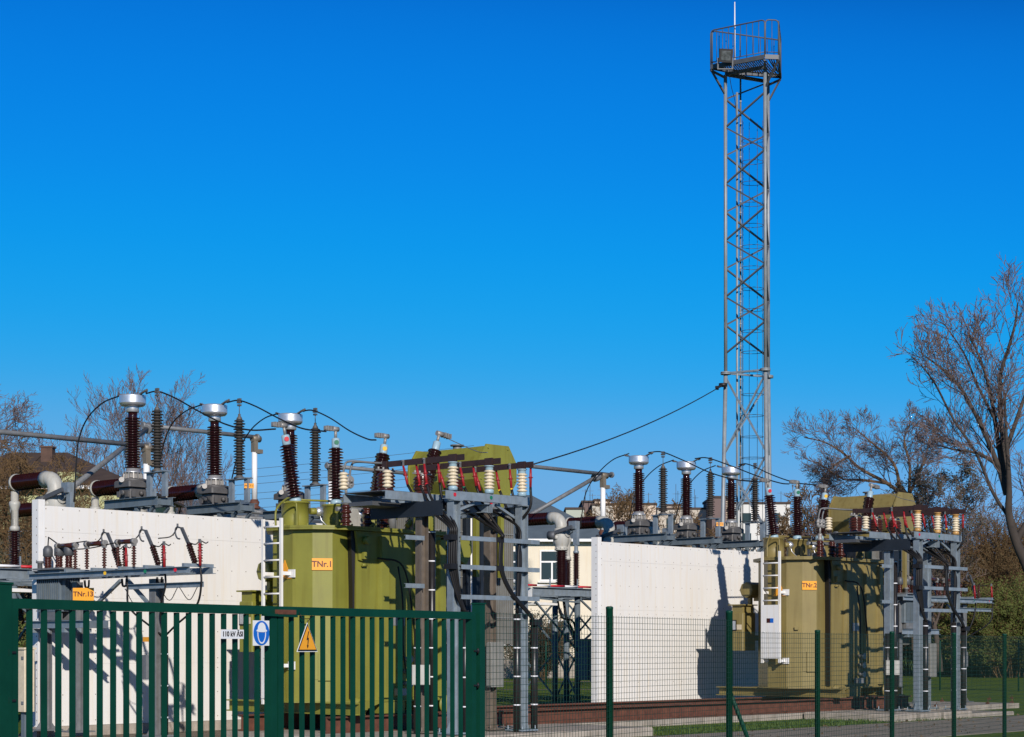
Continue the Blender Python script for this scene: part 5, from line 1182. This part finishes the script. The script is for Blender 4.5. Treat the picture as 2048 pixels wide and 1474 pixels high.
place_shrub(66, 1083, 104, .42, 3.3, 40, 4, 'ivy-brown shrub against the cream house', twigo, mat('brown_leaf',(0.075,0.055,0.03),.8,var=.3,scale=1))
place_shrub(67, 45, 60, 1.1, 4.6, 70, 3, 'scrubby bush behind the left end of the first white wall', twigo, leafd)
place_shrub(68, 20, 55, 1.0, 2.2, 50, 4, 'low scrub left of the beige cabinet', twigo, leafg)
place_shrub(69, 1868, 128, 3.4, 6.6, 150, 3, 'brown thicket behind the columns of the right busbar frame', twigo, leafd)
place_shrub(70, 1270, 150, 4.0, 6.6, 60, 2, 'far russet scrub behind the second white wall', twigo, leafd)
place_shrub(71, 1390, 140, 4.0, 6.2, 60, 2, 'far russet scrub behind the middle of the right bay', twigo, leafd)
place_shrub(72, 1620, 110, 3.2, 6.0, 70, 3, 'far brown scrub left of the khaki transformer bushings', twigo, leafd)
mb = MB(); a, b = at(1905,1300,134), at(2120,1300,134)
mb.box((a.x,134,GZ),(b.x,134.2,5.2)); mb.box((a.x,133.9,5.2),(b.x,134.3,5.4)); solo(mb, 'boundary_wall', greenw, 'pale garden wall glimpsed behind the thickets at the right', 'wall', (a.x,134,GZ), frame='world')
# back fence
bf = thing('back_fence', 'thin green mesh fence along the far side of the lawn', 'fence', at(1880,1380,79), frame='world')
pp = [Vector((at(x,1300,Y).x, Y, GZ)) for x, Y in ((980,90),(1092,86),(1210,84),(1480,82),(1660,80),(1880,79),(2037,77),(2200,76))]
for v in pp: m = MB(); m.lathe(v, [(.035,0),(.035,2.1),(.02,2.12)], 8); part(m, 'post', M['green'], bf)
for i in range(len(pp)-1):
    m = MB(); L_ = (pp[i+1]-pp[i]).length; n = int(L_/.2)
    for k in range(n): s = pp[i]+(pp[i+1]-pp[i])*(k/n); m.tube([s+Vector((0,0,.05)), s+Vector((0,0,2.0))], .003, 3, caps=False)
    for k in range(11): m.tube([pp[i]+Vector((0,0,.05+k*.195)), pp[i+1]+Vector((0,0,.05+k*.195))], .003, 3, caps=False)
    part(m, 'mesh_panel', M['green_mesh'], bf)

# ------------------------------------------------------------ daylight
W = bpy.data.worlds.new('World'); S.world = W; W.use_nodes = True
nt = W.node_tree; bg = nt.nodes['Background']; sky = nt.nodes.new('ShaderNodeTexSky'); sky.sky_type = 'NISHITA'; sky.sun_disc = False
SUND = Vector((.228,-1,.448)).normalized()
sky.sun_elevation = math.asin(SUND.z); sky.sun_rotation = math.atan2(SUND.x, SUND.y)
sky.air_density = 1.5; sky.dust_density = 0.0; sky.ozone_density = 10.0; sky.altitude = 5000
# the photograph's saturated, polarised-looking blue: a grade of the sky's own colour; unseen sky dimmed to deepen shade
s1 = nt.nodes.new('ShaderNodeVectorMath'); s1.operation = 'SCALE'; s1.inputs['Scale'].default_value = 0.1
s2 = nt.nodes.new('ShaderNodeVectorMath'); s2.operation = 'SCALE'; s2.inputs['Scale'].default_value = 10.0
cv = nt.nodes.new('ShaderNodeRGBCurve'); cm = cv.mapping; cm.use_clip = True; cm.clip_max_x = 1.5; cm.clip_max_y = 1.0; cm.extend = 'HORIZONTAL'
for ci, pts in enumerate((((0,0),(.061,.002),(.074,.003),(.092,.006),(.112,.022),(.152,.108),(.20,.16),(.27,.13),(.6,.12),(1.5,.2)),
                          ((0,0),(.10,.04),(.15,.09),(.186,.188),(.227,.252),(.28,.326),(.334,.368),(.428,.408),(.52,.42),(.62,.24),(1.5,.3)),
                          ((0,0),(.3,.16),(.42,.36),(.513,.708),(.609,.807),(.719,.839),(.813,.833),(.936,.778),(1.0,.74),(1.12,.36),(1.5,.4)))):
    c = cm.curves[ci]
    while len(c.points) > 2: c.points.remove(c.points[1])
    c.points[0].location = pts[0]; c.points[1].location = pts[-1]
    for p in pts[1:-1]: c.points.new(*p)
    for p in c.points: p.handle_type = 'AUTO_CLAMPED'
cm.update()
nt.links.new(sky.outputs['Color'], s1.inputs[0]); nt.links.new(s1.outputs['Vector'], cv.inputs['Color']); nt.links.new(cv.outputs['Color'], s2.inputs[0]); nt.links.new(s2.outputs['Vector'], bg.inputs['Color'])
bg.inputs['Strength'].default_value = 0.1
sl = bpy.data.lights.new('Sun', 'SUN'); sl.energy = 4.4; sl.angle = R(.55); sl.color = (1, .935, .855)
so = bpy.data.objects.new('Sun', sl); COL.objects.link(so); so.rotation_euler = (-SUND).to_track_quat('-Z','Y').to_euler(); so.location = (20,-60,60)
cd = bpy.data.cameras.new('Camera'); cam = bpy.data.objects.new('Camera', cd); COL.objects.link(cam); S.camera = cam
cam.location = (0,0,EYE); cam.rotation_euler = (R(90),0,0); cd.sensor_width = 36; cd.lens = F/2048*36; cd.shift_y = (HY-737)/2048; cd.clip_end = 4000; cd.clip_start = .1
S.view_settings.view_transform = 'Standard'; S.view_settings.look = 'None'; S.view_settings.exposure = 0; S.view_settings.gamma = 1
